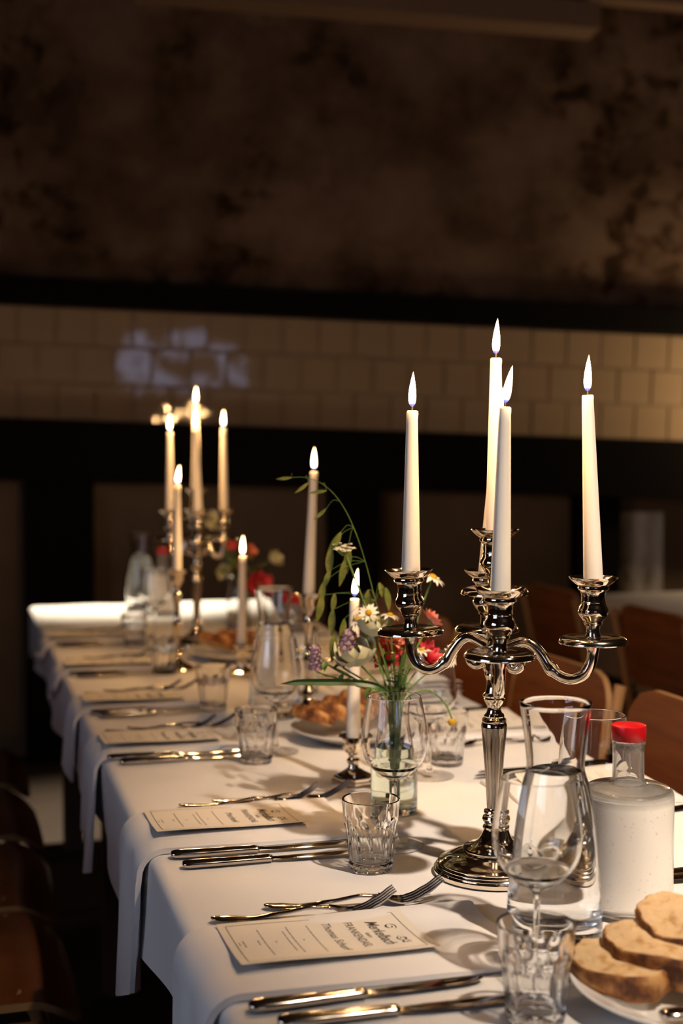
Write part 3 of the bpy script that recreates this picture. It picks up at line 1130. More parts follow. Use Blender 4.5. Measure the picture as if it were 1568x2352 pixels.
def napkin_mesh(x_in, x_edge, y0, y1, dropn, sgn, seed, thick=.0085):
    """folded napkin strip: from x_in over the table edge x_edge, hanging dropn; sgn=-1 hangs on the left side"""
    rnd = random.Random(seed)
    ph = [rnd.uniform(0, 6.28) for _ in range(6)]
    path = []
    L = abs(x_in - x_edge)
    n1, n2, n3 = 22, 8, 14
    for i in range(n1):
        t = i / n1
        path.append((x_in + (x_edge - sgn * .018 - x_in) * t, TZ + .0015, 0, t * .6))
    for i in range(n2):
        a = (PI / 2) * i / (n2 - 1)
        path.append((x_edge - sgn * .018 + sgn * .028 * math.sin(a), TZ - .026 + .0275 * math.cos(a), a, .65))
    for i in range(1, n3):
        t = i / (n3 - 1)
        path.append((x_edge + sgn * (.010 + .003 * t), TZ - .026 - dropn * t, PI / 2, .7 + .3 * t))
    NV = 16
    top, bot = [], []
    for (x, z, a, t) in path:
        rt, rb = [], []
        hang = max(0, (t - .64) / .36)
        for j in range(NV + 1):
            v = j / NV
            y = y0 + (y1 - y0) * v
            y += hang * (.006 * math.sin(3 * t + ph[0]) + (.5 - v) * .03 * hang)
            bulge = thick * (1 - .25 * abs(2 * v - 1) ** 6) + .0012 * math.sin(9 * v + ph[1] + 5 * t) + .0008 * math.sin(17 * v + ph[2])
            bulge *= .62 + .38 * min(1, max(0, (t - .045) / .012)) if v < .93 else 1
            wob = hang * (.009 * math.sin(6.5 * v + ph[3]) + .005 * math.sin(12 * v + ph[4]))
            nx, nz = sgn * math.sin(a), math.cos(a)
            zz = z
            if hang > .5:
                zz = z - .02 * hang * math.sin(4 * v + ph[5])
            rt.append((x + nx * bulge + sgn * max(wob, -.004), y, zz + nz * bulge))
            rb.append((x + sgn * max(wob, -.004), y, zz))
        top.append(rt)
        bot.append(rb)
    rows = [rt + rb[::-1] for rt, rb in zip(top, bot)]
    return MB().grid(rows, closed_v=True, cap=True).mesh('napkin', 'napkin', 60)


CW, CL = .138, .195


def card_z(s, t):
    q = s / CW
    return .0005 + .010 * max(0, q - .15) ** 2.0 + .0012 * math.sin(t / CL * 5 + 1)


def card_pt(s, t, dz=0.):
    """s from far edge to near edge, t from the diner's edge to the table centre"""
    q = s / CW
    shrink = s - .010 * max(0, q - .2) ** 2.5
    return (t, -shrink, card_z(s, t) + dz)


def card_meshes(name, seed):
    n, m_ = 24, 14
    top = [[card_pt(CW * i / n, CL * j / m_, .0004) for j in range(m_ + 1)] for i in range(n + 1)]
    bot = [[card_pt(CW * i / n, CL * j / m_, -.0001) for j in range(m_ + 1)] for i in range(n + 1)]
    rows = [a + b_[::-1] for a, b_ in zip(top, bot)]
    paper = MB().grid(rows, closed_v=True, cap=True).mesh('card', 'card', 50)

    ink = MB()

    def line(s0, t0, s1, t1, w, bld, mi=0):
        k = 24
        rows_ = []
        dx, dy = s1 - s0, t1 - t0
        l = math.hypot(dx, dy)
        px, py = -dy / l * w / 2, dx / l * w / 2
        for i in range(k + 1):
            u = i / k
            s_, t_ = s0 + dx * u, t0 + dy * u
            rows_.append([card_pt(s_ + px, t_ + py, .0006), card_pt(s_ - px, t_ - py, .0006)])
        bld.grid(rows_, mi)
    a0, a1, b0, b1 = .010, CW - .008, .008, CL - .011
    for q in ((a0, b0, a1, b0), (a0, b1, a1, b1), (a0, b0, a0, b1), (a1, b0, a1, b1)):
        line(*q, .0007, ink)
    # swash above the title
    for c0, rr, turns, ph_ in ((.050, .0065, 1.3, 0.4), (.092, .0060, 1.4, 2.6), (.105, .0045, 1.2, 1.0)):
        pts = []
        for i in range(26):
            u = i / 25
            a = ph_ + turns * 2 * PI * u
            r = rr * (1 - .75 * u)
            pts.append((c0 + r * math.cos(a) * 1.5, .170 + r * math.sin(a)))
        rows_ = []
        for i, (s_, t_) in enumerate(pts):
            w = .0009 * math.sin(PI * (i + .5) / 26) + .0002
            rows_.append([card_pt(s_, t_ + w, .0006), card_pt(s_, t_ - w, .0006)])
        ink.grid(rows_)
    ink_me = ink.mesh('printed_frame', 'ink', 0)

    def text(body, s_c, t_base, size, width, shear=0., offset=0., space=1.0, mt='ink'):
        cu = bpy.data.curves.new('printed_text', 'FONT')
        cu.body = body
        cu.size = size
        cu.align_x = 'CENTER'
        cu.shear = shear
        cu.offset = offset
        cu.space_character = space
        cu.resolution_u = 3
        ob = bpy.data.objects.new('tmp_text', cu)
        COL.objects.link(ob)
        bpy.context.view_layer.update()
        dg = bpy.context.evaluated_depsgraph_get()
        me = bpy.data.meshes.new_from_object(ob.evaluated_get(dg))
        bpy.data.objects.remove(ob)
        xs = [v.co.x for v in me.vertices]
        k = width / (max(xs) - min(xs))
        for v in me.vertices:
            v.co = card_pt(s_c + v.co.x * k, t_base + v.co.y, .0006)
        me.materials.clear()
        me.materials.append(M[mt])
        return me
    texts = [text('Merkelbach', .068, .1490, .0175, .080, .35, .00012), text('FRANKENDAEL', .068, .1270, .0125, .084), text('aan', .070, .1400, .0075, .016),
             text(name, .068, .1040, .0125, .012 + .0062 * len(name), .2)]
    rnd = random.Random(11)
    small = MB()
    for (t_, s0, s1) in ((.088, .026, .116), (.0665, .026, .112), (.0605, .038, .104), (.0365, .028, .114), (.0305, .060, .074), (.0755, .066, .071), (.0475, .066, .071), (.0160, .058, .078), (.0115, .062, .072)):
        s_ = s0
        while s_ < s1:
            w = rnd.uniform(.003, .010)
            e = min(s_ + w, s1)
            line(s_, t_, e, t_, .0013, small)
            s_ = e + .0014
    small_me = small.mesh('small_print', 'ink_grey', 0)
    return paper, ink_me, texts, small_me


def menu_card(x, y, z, label, meshes, rz=0.):
    t = thing('menu_card', label, 'menu card', (x, y, z), rz, group='printed menu cards')
    p = link('card', meshes[0], t)
    link('printed_frame', meshes[1], t)
    for me in meshes[2]:
        link('printed_text', me, t)
    link('small_print', meshes[3], t)
    return t


CARD_A = card_meshes('Thomas Schurf', 1)
CARD_B = card_meshes('Mechteld', 2)

ORD = ['nearest', 'second', 'third', 'fourth', 'fifth', 'sixth']
# left row: y of the first knife, napkin y range, card far edge, fork y
SET = [dict(k=((.241, 1.145, .02), (.258, 1.107, -.035)), n=(1.168, 1.349), c=(.248, 1.338), f=((.250, 1.376, -.085), (.312, 1.400, -.105))),
       dict(k=((.244, 1.614, -.04), (.251, 1.570, -.025)), n=(1.632, 1.812), c=(.236, 1.801), f=((.290, 1.840, -.07), (.338, 1.848, -.09))),
       dict(k=((.226, 2.166, -.02), (.242, 2.130, -.03)), n=(2.184, 2.350), c=(.228, 2.338), f=((.245, 2.378, -.06), (.285, 2.392, -.08))),
       dict(k=((.236, 2.556, .03), (.248, 2.521, .02)), n=(2.582, 2.742), c=(.232, 2.730), f=((.245, 2.772, -.06), (.285, 2.788, -.09))),
       dict(k=((.234, 3.027, -.02), (.248, 2.990, -.02)), n=(3.050, 3.206), c=(.232, 3.194), f=((.245, 3.240, -.06), (.285, 3.254, -.09))),
       dict(k=((.238, 3.515, .0), (.248, 3.480, -.02)), n=(3.540, 3.694), c=(.232, 3.682), f=((.245, 3.730, -.06), (.285, 3.745, -.09)))]
KW = ['nearest the camera', 'in the second place setting on the left', 'in the third place setting on the left', 'in the fourth place setting on the left', 'in the fifth place setting on the left', 'in the farthest place setting on the left']
for i, st in enumerate(SET):
    w = KW[i]
    (n0, n1) = st['n']
    link('napkin', napkin_mesh(st['c'][0] + CL + (.085 if i == 0 else .06), TX0, n0, n1, (.15, .165, .15, .10, .03, .02)[i], -1, 20 + i),
         label='folded white napkin draped over the table edge, ' + w, cat='napkin', group='napkins along the left table edge')
    menu_card(st['c'][0], st['c'][1], TZ + .0106, 'cream printed menu card on its napkin, ' + w, CARD_A if i % 2 == 0 else CARD_B)
    for q, (x, y, rz) in enumerate(st['k']):
        knife(x, y, rz, ('outer' if q else 'inner') + ' steel table knife of the pair ' + w)
    for q, (x, y, rz) in enumerate(st['f']):
        fork(x, y, rz, ('farther' if q else 'nearer') + ' steel table fork of the pair ' + w)

# right row, mirrored
RK = [1.392, 1.915, 2.385, 2.850, 3.320, 3.790]
RW = ['beside the near bottle', 'second from the camera on the right', 'third from the camera on the right', 'fourth from the camera on the right', 'fifth from the camera on the right', 'farthest on the right side']
for i, y in enumerate(RK):
    w = RW[i]
    link('napkin', napkin_mesh(.745, TX1, y - .235, y - .055, .12, 1, 40 + i), label='folded white napkin draped over the right table edge, ' + w, cat='napkin', group='napkins along the right table edge')
    menu_card(TX1 - .012, y - .205, TZ + .0106, 'cream menu card facing the right-hand seats, ' + w, CARD_B if i % 2 else CARD_A, PI)
    knife(.985, y, PI + .02, 'inner table knife of the right-hand setting ' + w)
    knife(.972, y - .026, PI - .01, 'outer table knife of the right-hand setting ' + w)
    fork(.965, y - .270, PI + .06, 'table fork of the right-hand setting ' + w)

# stack of spare napkins at the right edge
for k in range(5):
    b = MB()
    rows = []
    n, m_ = 14, 10
    wx, wy, th = .080 - .002 * k, .060 - .0015 * k, .0095
    for i in range(n + 1):
        u = -1 + 2 * i / n
        top, bot = [], []
        for j in range(m_ + 1):
            v = -1 + 2 * j / m_
            e = (1 - abs(u) ** 5) * (1 - abs(v) ** 5)
            z0 = -.006 * u * u
            top.append((wx * u, wy * v, z0 + th * (.25 + .75 * e)))
            bot.append((wx * u, wy * v, z0 + .001 + th * .2 * (1 - e)))
        rows.append(top + bot[::-1])
    b.grid(rows, closed_v=True, cap=True)
    pos = ['lowest', 'second lowest', 'middle', 'second highest', 'topmost'][k]
    link('folded_napkin', b.mesh('folded_napkin', 'napkin', 60), None, (.865 + .002 * k, 2.52 + .003 * (k % 2), TZ + .0075 + .0098 * k), (0, 0, .15 + .04 * (k % 3)),
         pos + ' of the folded white napkins piled right of the bouquet', 'napkin', 'pile of folded napkins')

# ------------------------------------------------------------------ bread and plates
PL = [(0, .0035), (.055, .0035), (.062, .0015), (.066, 0), (.070, .0015), (.078, .0055), (.096, .013), (.112, .0200), (.1155, .0222), (.1160, .0236), (.1146, .0240), (.111, .0222), (.095, .0160), (.078, .0090), (.068, .0065), (0, .0060)]
PLATE = MB().lathe(PL, 80).mesh('plate', 'porcelain', 50)


def slice_mesh(seed, w=.056, h=.044, th=.023):
    """thick cut of a country loaf: domed outline, crust all round, crumb on both cut faces; lies in local x/z, y is the cut normal"""
    rnd = random.Random(seed)
    n = 40
    out = []
    p1, p2, p3 = rnd.uniform(0, 6), rnd.uniform(0, 6), rnd.uniform(0, 6)
    for i in range(n):
        a = 2 * PI * i / n
        c, s_ = math.cos(a), math.sin(a)
        x = w * math.copysign(abs(c) ** .8, c)
        z = h * math.copysign(abs(s_) ** (.7 if s_ < 0 else .95), s_) * (.60 if s_ < 0 else 1)
        k = 1 + .05 * math.sin(2 * a + p1) + .035 * math.sin(5 * a + p2) + .02 * math.sin(11 * a + p3)
        out.append((x * k, z * k))
    rows = []
    for q, f in ((-1, .955), (-.93, .985), (-.7, 1.01), (-.25, 1.03), (.3, 1.02), (.7, 1.0), (.93, .975), (1, .945)):
        rows.append([(x * f * (1 + .012 * math.sin(9 * q + i * 1.9 + p3)), th * q * .5 * (1 + .22 * math.sin(x * 45 + p1) + .15 * math.sin(z * 60 + p2)), z * f * (1 + .015 * math.sin(7 * q + i * 1.3 + p2)))
                     for i, (x, z) in enumerate(out)])
    b = MB()
    b.grid(rows, 1, closed_v=True)
    for sgn, row in ((-1, rows[0]), (1, rows[-1])):
        m_ = 9
        rr = []
        for k in range(m_ + 1):
            f = 1 - k / m_ * .999
            rr.append([(p[0] * f, (p[1] if k == 0 else sgn * th * .5 * (1 - .05) + (p[1] - sgn * th * .5) * f) + (sgn * .0012 * math.sin(70 * p[0] * f + p1) * math.sin(85 * p[2] * f + p2) if k else 0), p[2] * f) for p in row])
        b.grid(rr, 0, closed_v=True)
    return b.mesh('bread_slice', ['crumb', 'crust'], 60)


SL = [slice_mesh(i) for i in range(4)]


def bread_slice(loc, rot, label, k, group, s=1.0):
    o = link('bread_slice', SL[k], None, loc, rot, label, 'bread', group)
    o.scale = (s, s, s)
    return o


def plate(x, y, label, group='bread plates'):
    return link('side_plate', PLATE, None, (x, y, TZ + .0008), (0, 0, 0), label, 'plate', group)


PX, PY = .632, 1.050
plate(PX, PY, 'white porcelain plate of bread slices in the lower right corner')
G1 = 'bread slices on the near plate'


def lying(a, tilt):
    """orientation of a slice whose long axis runs along heading a and whose cut face looks up, tipped by tilt to its left"""
    ax = Vector((math.cos(a), math.sin(a), 0))
    side = Vector((math.sin(a), -math.cos(a), 0))
    n = side * math.sin(tilt) + Vector((0, 0, 1)) * math.cos(tilt)
    zc = ax.cross(n)
    return Matrix((ax, n, zc)).transposed().to_euler()


bread_slice((PX - .058, PY + .034, TZ + .029), lying(R_(-62), R_(6)), 'leftmost bread slice on the near plate, showing pale crumb', 0, G1, .92)
bread_slice((PX - .024, PY + .030, TZ + .046), lying(R_(-55), R_(14)), 'second bread slice on the near plate, leaning on the first', 1, G1, .92)
bread_slice((PX + .012, PY + .036, TZ + .064), lying(R_(-52), R_(22)), 'top bread slice on the near plate', 2, G1, .92)
bread_slice((PX + .012, PY + .004, TZ + .030), lying(R_(-40), R_(4)), 'bread slice under the others on the near plate, mostly shadowed', 3, G1, .90)
bread_slice((PX + .052, PY + .030, TZ + .052), lying(R_(-60), R_(20)), 'bread slice at the right frame edge on the near plate', 0, G1, .90)
knife(PX - .070, PY - .052, -.10, 'butter knife lying on the rim of the near bread plate', TZ + .0150)

QX, QY = .660, 2.215
plate(QX, QY, 'white plate of bread slices behind the low candlestick')
G2 = 'bread slices on the second plate'
for k in range(5):
    bread_slice((QX - .078 + .034 * k, QY + .004 + .016 * k, TZ + .043 + .003 * k), lying(R_(-64 + 3 * k), R_(-22 - 4 * k)),
                ['leftmost', 'second', 'middle', 'fourth', 'rightmost'][k] + ' bread slice on the second plate, counted from the left', (k + 1) % 4, G2, .80)
plate(.640, 3.180, 'far plate of bread in front of the far candelabra')
for k in range(3):
    bread_slice((.595 + .042 * k, 3.165 + .010 * k, TZ + .044), lying(R_(-60), R_(-26)), ['left', 'middle', 'right'][k] + ' bread slice on the far plate', k, 'bread slices on the far plate', .95)

# ------------------------------------------------------------------ flowers


def petal_rows(L, W, curl, n=7, m_=4, cup=.2):
    rows = []
    for i in range(n + 1):
        t = i / n
        w = W * math.sin(PI * min(.985, (t * .94 + .05)) ** .85)
        row = []
        for j in range(m_ + 1):
            v = -1 + 2 * j / m_
            row.append(Vector((L * t * math.cos(curl * t), w * v, L * t * math.sin(curl * t) + cup * w * v * v)))
        rows.append(row)
    return rows


def orient(d):
    return Vector(d).normalized().to_track_quat('Z', 'Y').to_matrix()


def flower_head(kind, r, d, seed=0):
    """(petal builder, centre builder) with petals around axis d"""
    rnd = random.Random(seed)
    Rm = orient(d)
    pb, cb = MB(), MB()
    if kind == 'daisy':
        n = 13
        for k in range(n):
            a = 2 * PI * k / n + rnd.uniform(-.1, .1)
            rows = petal_rows(r, r * .20, rnd.uniform(-.5, .1), 5, 2)
            Z = Matrix.Rotation(a, 3, 'Z')
            pb.grid([[Rm @ (Z @ (p + Vector((r * .2, 0, 0)))) for p in row] for row in rows])
        pr = [(.0001, 0), (r * .34, 0), (r * .36, r * .08), (r * .28, r * .2), (r * .15, r * .27), (.0001, r * .29)]
        tmp = MB().lathe(pr, 16)
        cb.add([Rm @ Vector(v) for v in tmp.v], tmp.f)
    elif kind == 'cup':
        for ring, n, s_, cu in ((0, 5, .72, 1.25), (1, 6, .95, 1.0), (2, 6, 1.1, .75)):
            for k in range(n):
                a = 2 * PI * k / n + ring * .5 + rnd.uniform(-.15, .15)
                rows = petal_rows(r * s_ * 1.25, r * .52 * s_, cu + rnd.uniform(-.15, .15), 8, 6, .5)
                Z = Matrix.Rotation(a, 3, 'Z')
                pb.grid([[Rm @ (Z @ p) + (Rm @ Vector((0, 0, rnd.uniform(-1, 1) * r * .012))) for p in row] for row in rows])
        tmp = MB().lathe([(.0001, 0), (r * .12, .0), (r * .16, r * .3), (.0001, r * .5)], 10)
        cb.add([Rm @ Vector(v) for v in tmp.v], tmp.f)
    elif kind == 'ruffle':
        for ring, n, s_, cu in ((0, 7, .6, 1.2), (1, 9, .85, .7), (2, 11, 1.0, .25)):
            for k in range(n):
                a = 2 * PI * k / n + ring * .3 + rnd.uniform(-.2, .2)
                rows = petal_rows(r * s_, r * .30 * s_, cu + rnd.uniform(-.2, .2), 6, 4, .25)
                Z = Matrix.Rotation(a, 3, 'Z')
                pb.grid([[Rm @ (Z @ p) for p in row] for row in rows])
        tmp = MB().lathe([(.0001, 0), (r * .14, .0), (r * .12, r * .2), (.0001, r * .25)], 10)
        cb.add([Rm @ Vector(v) for v in tmp.v], tmp.f)
    elif kind == 'spire':
        # r is the length of the flowering spike along d
        n = 46
        for k in range(n):
            t = k / n
            a = k * 2.4
            rad = r * .22 * (1 - .65 * t) * rnd.uniform(.75, 1.15)
            c = Vector((rad * math.cos(a), rad * math.sin(a), r * t))
            Z = Matrix.Rotation(a, 3, 'Z')
            for q in range(3):
                rows = petal_rows(r * .15, r * .06, .6 + .5 * q, 3, 2, .4)
                Z2 = Matrix.Rotation(a + (q - 1) * .9, 3, 'Z')
                pb.grid([[Rm @ (c * .6 + Z2 @ p) for p in row] for row in rows])
        tmp = MB().tube([(0, 0, 0), (0, 0, r)], [r * .03, r * .01], 8)
        cb.add([Rm @ Vector(v) for v in tmp.v], tmp.f)
    elif kind == 'umbel':
        n = 16
        for k in range(n):
            a = k * 2.4
            rr = r * math.sqrt((k + .5) / n)
            c = Vector((rr * math.cos(a), rr * math.sin(a), .18 * r * rnd.uniform(-1, 1)))
            for q in range(5):
                rows = petal_rows(r * .26, r * .11, rnd.uniform(-.2, .3), 3, 2)
                Z2 = Matrix.Rotation(q * 2 * PI / 5 + a, 3, 'Z')
                pb.grid([[Rm @ (c + Z2 @ p) for p in row] for row in rows])
            cb.tube([Rm @ c, Rm @ Vector((0, 0, -.8 * r))], .0006, 5)
    return pb, cb


def flower(base, stem_pts, kind, r, d, petal, label, cat='flower', seed=0, centre='pollen', sr=.0013, group='flowers in the near vase', leaves=(), name='cut_flower'):
    """stem_pts relative to base, last point carries the head"""
    t = thing(name, label, cat, base, group=group)
    P = spline(stem_pts, 24) if len(stem_pts) > 2 else [Vector(p) for p in stem_pts]
    link('stem', MB().tube(P, sr, 8).mesh('stem', 'stem', 60), t)
    if kind:
        pb, cb = flower_head(kind, r, d, seed)
        link('petals', pb.mesh('petals', petal, 70), t, stem_pts[-1])
        link('flower_centre', cb.mesh('flower_centre', centre, 60), t, stem_pts[-1])
    for (p, dr, L, W) in leaves:
        add_leaf(t, p, dr, L, W)
    return t


def add_leaf(t, p, dr, L, W, m='leaf', name='leaf', bend=-.5, face=None):
    x = Vector(dr).normalized()
    if face is not None:
        z = Vector(face) - x * x.dot(Vector(face))
        z.normalize()
        q = Matrix((x, z.cross(x), z)).transposed()
    else:
        q = x.to_track_quat('X', 'Z').to_matrix()
    rows = petal_rows(L, W, bend, 9, 4, .35)
    rows2 = [[Vector(p) + q @ v for v in row] for row in rows]
    b = MB().grid(rows2)
    link(name, b.mesh(name, m, 60), t)


VX, VY = .572, 1.745
VB = (VX, VY, TZ)
vase = MB().lathe([(.0001, .002), (.022, .0015), (.030, .0004), (.0318, .002), (.0322, .006), (.0320, .060), (.0300, .085), (.0262, .105), (.0230, .122), (.0228, .140), (.0245, .152), (.0250, .156),
                   (.0244, .1572), (.0232, .1565), (.0210, .140), (.0212, .122), (.0245, .105), (.0282, .085), (.0300, .060), (.0300, .014), (.027, .011), (.0001, .0105)], 56).mesh('vase', 'glass', 50)
vt = thing('flower_vase', 'small clear glass vase holding the mixed wildflower bouquet', 'vase', (VX, VY, TZ + .001))
link('vase_glass', vase, vt)
link('water', MB().lathe([(.0001, .0101), (.027, .0106), (.0306, .0138), (.0306, .060), (.0290, .0845), (.0280, .0900), (.0001, .0900)], 48).mesh('water', 'vase_water', 50), vt)


def st(end, off=(0, 0), bow=0.):
    """stem from the vase foot through its neck to end"""
    ex, ey, ez = end
    return [(-.4 * off[0] + off[0], -.4 * off[1], .018), (off[0] * .7, off[1] * .7, .09), (off[0] * .9 + ex * .06, off[1] * .9 + ey * .06, .152),
            (ex * .45 + bow, ey * .45 + off[1] * .5, .152 + (ez - .152) * .5), (ex, ey, ez)]


B1 = VB
flower(B1, st((-.029, .019, .243), (.006, 0)), 'cup', .026, (.15, -.25, .9), 'petal_cream', 'upper cream open bloom in the near bouquet', seed=1, centre='stem')
flower(B1, st((-.046, .016, .205), (.004, .004)), 'cup', .032, (-.30, -.30, .9), 'petal_cream', 'lower cream open bloom in the near bouquet', seed=2, centre='stem')
flower(B1, st((-.101, .037, .193), (.002, .008)), 'spire', .052, (-.02, .0, 1), 'petal_lilac', 'pinkish lilac flower spike at the left of the near bouquet', seed=3, centre='stem')
flower(B1, st((-.065, .027, .198), (-.002, .006)), 'spire', .074, (.22, .0, 1), 'petal_lilac', 'long lilac flower spike in front of the low candle', seed=4, centre='stem')
flower(B1, st((-.032, .016, .274), (.0, -.006)), 'daisy', .013, (-.1, -.9, .35), 'petal_white', 'white daisy right of the low candle flame', seed=5)
flower(B1, st((-.047, .020, .265), (-.004, .0)), 'daisy', .013, (-.6, -.1, .8), 'petal_white', 'white daisy seen from the side at the low candle', seed=6)
flower(B1, st((-.002, .013, .270), (.006, -.004)), 'daisy', .013, (.1, -.15, .95), 'petal_white', 'white daisy beside the left candelabra cup', seed=7)
flower(B1, st((-.122, .044, .220), (-.006, .004)), 'daisy', .010, (-.8, -.3, .3), 'petal_white', 'small white daisy at the far left of the near bouquet', seed=8)
flower(B1, st((.079, -.013, .214), (.008, .0)), 'daisy', .014, (.5, -.75, .1), 'petal_white', 'white daisy behind the left candelabra arm', seed=9)
flower(B1, st((.055, -.001, .322), (.004, .006)), 'daisy', .017, (.4, -.2, .8), 'petal_white', 'white daisy behind the left candle cup', seed=10)
flower(B1, st((-.063, .034, .364), (-.004, .002)), 'umbel', .016, (0, -.2, 1), 'petal_white', 'white umbel standing highest in the near bouquet', seed=11, centre='stem')
flower(B1, st((.040, .001, .222), (.006, .003)), 'daisy', .012, (-.1, -.2, .9), 'petal_white', 'white daisy in front of the red blooms', seed=12)
flower(B1, [(.004, 0, .02), (.008, 0, .1), (.016, -.002, .153), (.045, -.008, .168), (.068, -.014, .150), (.078, -.017, .128)], None, 0, None, None, 'drooping daisy with bare yellow head over the right tumbler', seed=13)
ob = MB().lathe([(.0001, -.004), (.004, -.004), (.0062, 0), (.005, .004), (.0001, .0055)], 16)
link('flower_centre', ob.mesh('flower_centre', 'pollen', 60), [o for o in bpy.data.objects if o.get('label', '').startswith('drooping daisy')][0], (.078, -.017, .123))
flower(B1, st((.055, .006, .262), (.008, -.003)), 'ruffle', .020, (.75, -.05, .65), 'petal_pink', 'salmon pink bloom beside the left drip pan', seed=14)
flower(B1, st((.052, .010, .210), (.004, -.006)), 'ruffle', .029, (.55, -.55, .55), 'petal_red', 'crimson bloom behind the left candelabra arm', seed=15)
flower(B1, st((-.004, .030, .212), (.0, .004)), 'ruffle', .029, (-.1, -.6, .7), 'petal_red', 'crimson bloom behind the green stems', seed=16)
flower(B1, st((.010, .026, .236), (.003, .003)), 'ruffle', .019, (.0, -.7, .6), 'petal_pink', 'salmon bloom above the crimson ones', seed=17)
flower(B1, st((.028, .004, .262), (.002, -.003)), 'umbel', .009, (0, 0, 1), 'stem', 'green bud cluster under the left drip pan', seed=18, centre='stem')

# arching wild grass with hanging lance leaves
gs = thing('wild_oat_stem', 'tall arching grass stem with hanging pointed spikelets above the bouquet', 'grass stem', B1, group='greenery in the near vase')
GP = [(.004, 0, .02), (.002, .003, .09), (.002, .006, .158), (-.006, .012, .23), (-.021, .019, .29), (-.034, .025, .344), (-.049, .031, .391), (-.067, .038, .427), (-.089, .045, .45), (-.112, .052, .459), (-.130, .057, .4592)]
link('stem', MB().tube(spline(GP, 60), [.0008 - .0005 * i / 60 for i in range(61)], 7).mesh('stem', 'leaf', 60), gs)
LV = [((-.130, .057, .459), (-.149, .063, .457)), ((-.108, .050, .452), (-.124, .055, .438)), ((-.084, .044, .441), (-.105, .048, .438)), ((-.085, .042, .416), (-.1, .046, .402)), ((-.066, .035, .384), (-.082, .038, .355)),
      ((-.078, .038, .362), (-.084, .038, .325)), ((-.056, .031, .364), (-.058, .031, .330)), ((-.062, .032, .345), (-.066, .033, .312)), ((-.08, .037, .332), (-.090, .038, .308)), ((-.090, .038, .315), (-.094, .039, .285)),
      ((-.092, .039, .298), (-.097, .039, .262)), ((-.030, .022, .305), (-.033, .022, .275)), ((-.016, .018, .315), (-.006, .015, .288)), ((-.008, .014, .308), (-.002, .013, .278)), ((-.077, .034, .278), (-.081, .034, .243)),
      ((-.076, .033, .244), (-.079, .032, .208)), ((-.063, .029, .265), (-.067, .029, .233)), ((-.030, .020, .272), (-.033, .020, .240)), ((-.075, .034, .300), (-.078, .034, .275))]
for k, (a, c) in enumerate(LV):
    a, c = Vector(a), Vector(c)
    L = (c - a).length
    add_leaf(gs, a, c - a, L * 1.12, L * (.12 if k < 4 else .16), 'spikelet', 'spikelet', -.15, face=-CF + CR * (.5 * math.sin(k * 2.1)))
    # thread joining the spikelet to the stem
    near = min([Vector(p) for p in GP[3:]], key=lambda p: (p - a).length + .4 * abs(p.z - a.z - .012))
    link('thread', MB().tube(spline([near, (near + a) / 2 + Vector((0, 0, .006)), a], 8), .0003, 5).mesh('thread', 'leaf', 60), gs)

gb = thing('grass_blade', 'long dark green grass blade reaching left out of the vase', 'leaf', B1, group='greenery in the near vase')
rows = []
BP = spline([(.002, 0, .02), (-.002, -.004, .10), (-.008, -.014, .155), (-.028, -.030, .178), (-.060, -.026, .186), (-.107, -.014, .187), (-.135, -.006, .187), (-.160, -.002, .185)], 40)
for i, p in enumerate(BP):
    t = i / 40
    w = .0026 + .0020 * math.sin(PI * max(0, (t - .35) / .65)) if t < .9 else .0034 * (1 - t) / .1 + .0002
    rows.append([p + Vector((0, -w * .5, w)), p + Vector((0, .0006, 0)), p + Vector((0, -w * .5, -w))])
link('blade', MB().grid(rows).mesh('blade', 'blade', 60), gb)

sp = thing('leafy_sprig', 'leafy green sprig left of the vase rim', 'sprig', B1, group='greenery in the near vase')
SPp = spline([(0, 0, .02), (-.004, 0, .12), (-.014, -.004, .160), (-.045, .002, .180), (-.080, .016, .198), (-.098, .024, .214)], 30)
link('stem', MB().tube(SPp, [.0013 - .0006 * i / 30 for i in range(31)], 7).mesh('stem', 'stem', 60), sp)
for k in range(9):
    p = SPp[12 + 2 * k]
    a = k * 2.2
    add_leaf(sp, p, (math.cos(a) - .4, .3 * math.sin(a), .6 * math.sin(a + .6)), .022 - .001 * k, .0042)
for k, (ex, ey, ez) in enumerate(((.012, .0, .215), (.030, .010, .232), (-.014, .008, .225), (.022, -.006, .205))):
    t = thing('leafy_sprig', ['short green sprig among the stems over the vase', 'green sprig rising under the left drip pan', 'green sprig left among the stems', 'low green sprig at the right of the stems'][k], 'sprig', B1, group='greenery in the near vase')
    P = spline(st((ex, ey, ez), (.006 * math.cos(k), .006 * math.sin(k))), 24)
    link('stem', MB().tube(P, .0014, 7).mesh('stem', 'stem', 60), t)
    for q in range(5):
        a = q * 2.3 + k
        add_leaf(t, P[14 + 2 * q], (math.cos(a), math.sin(a) * .6, .7), .024, .0044)

# second bouquet, out of focus at the far end
V2 = (.745, 3.66, TZ)
vt2 = thing('flower_vase', 'blurred glass vase with red and cream flowers at the far end', 'vase', (V2[0], V2[1], TZ + .001))
link('vase_glass', vase, vt2)


def st2(end):
    ex, ey, ez = end
    return [(0, 0, .02), (.002, 0, .10), (ex * .15, ey * .15, .16), (ex * .6, ey * .6, .16 + (ez - .16) * .6), (ex, ey, ez)]


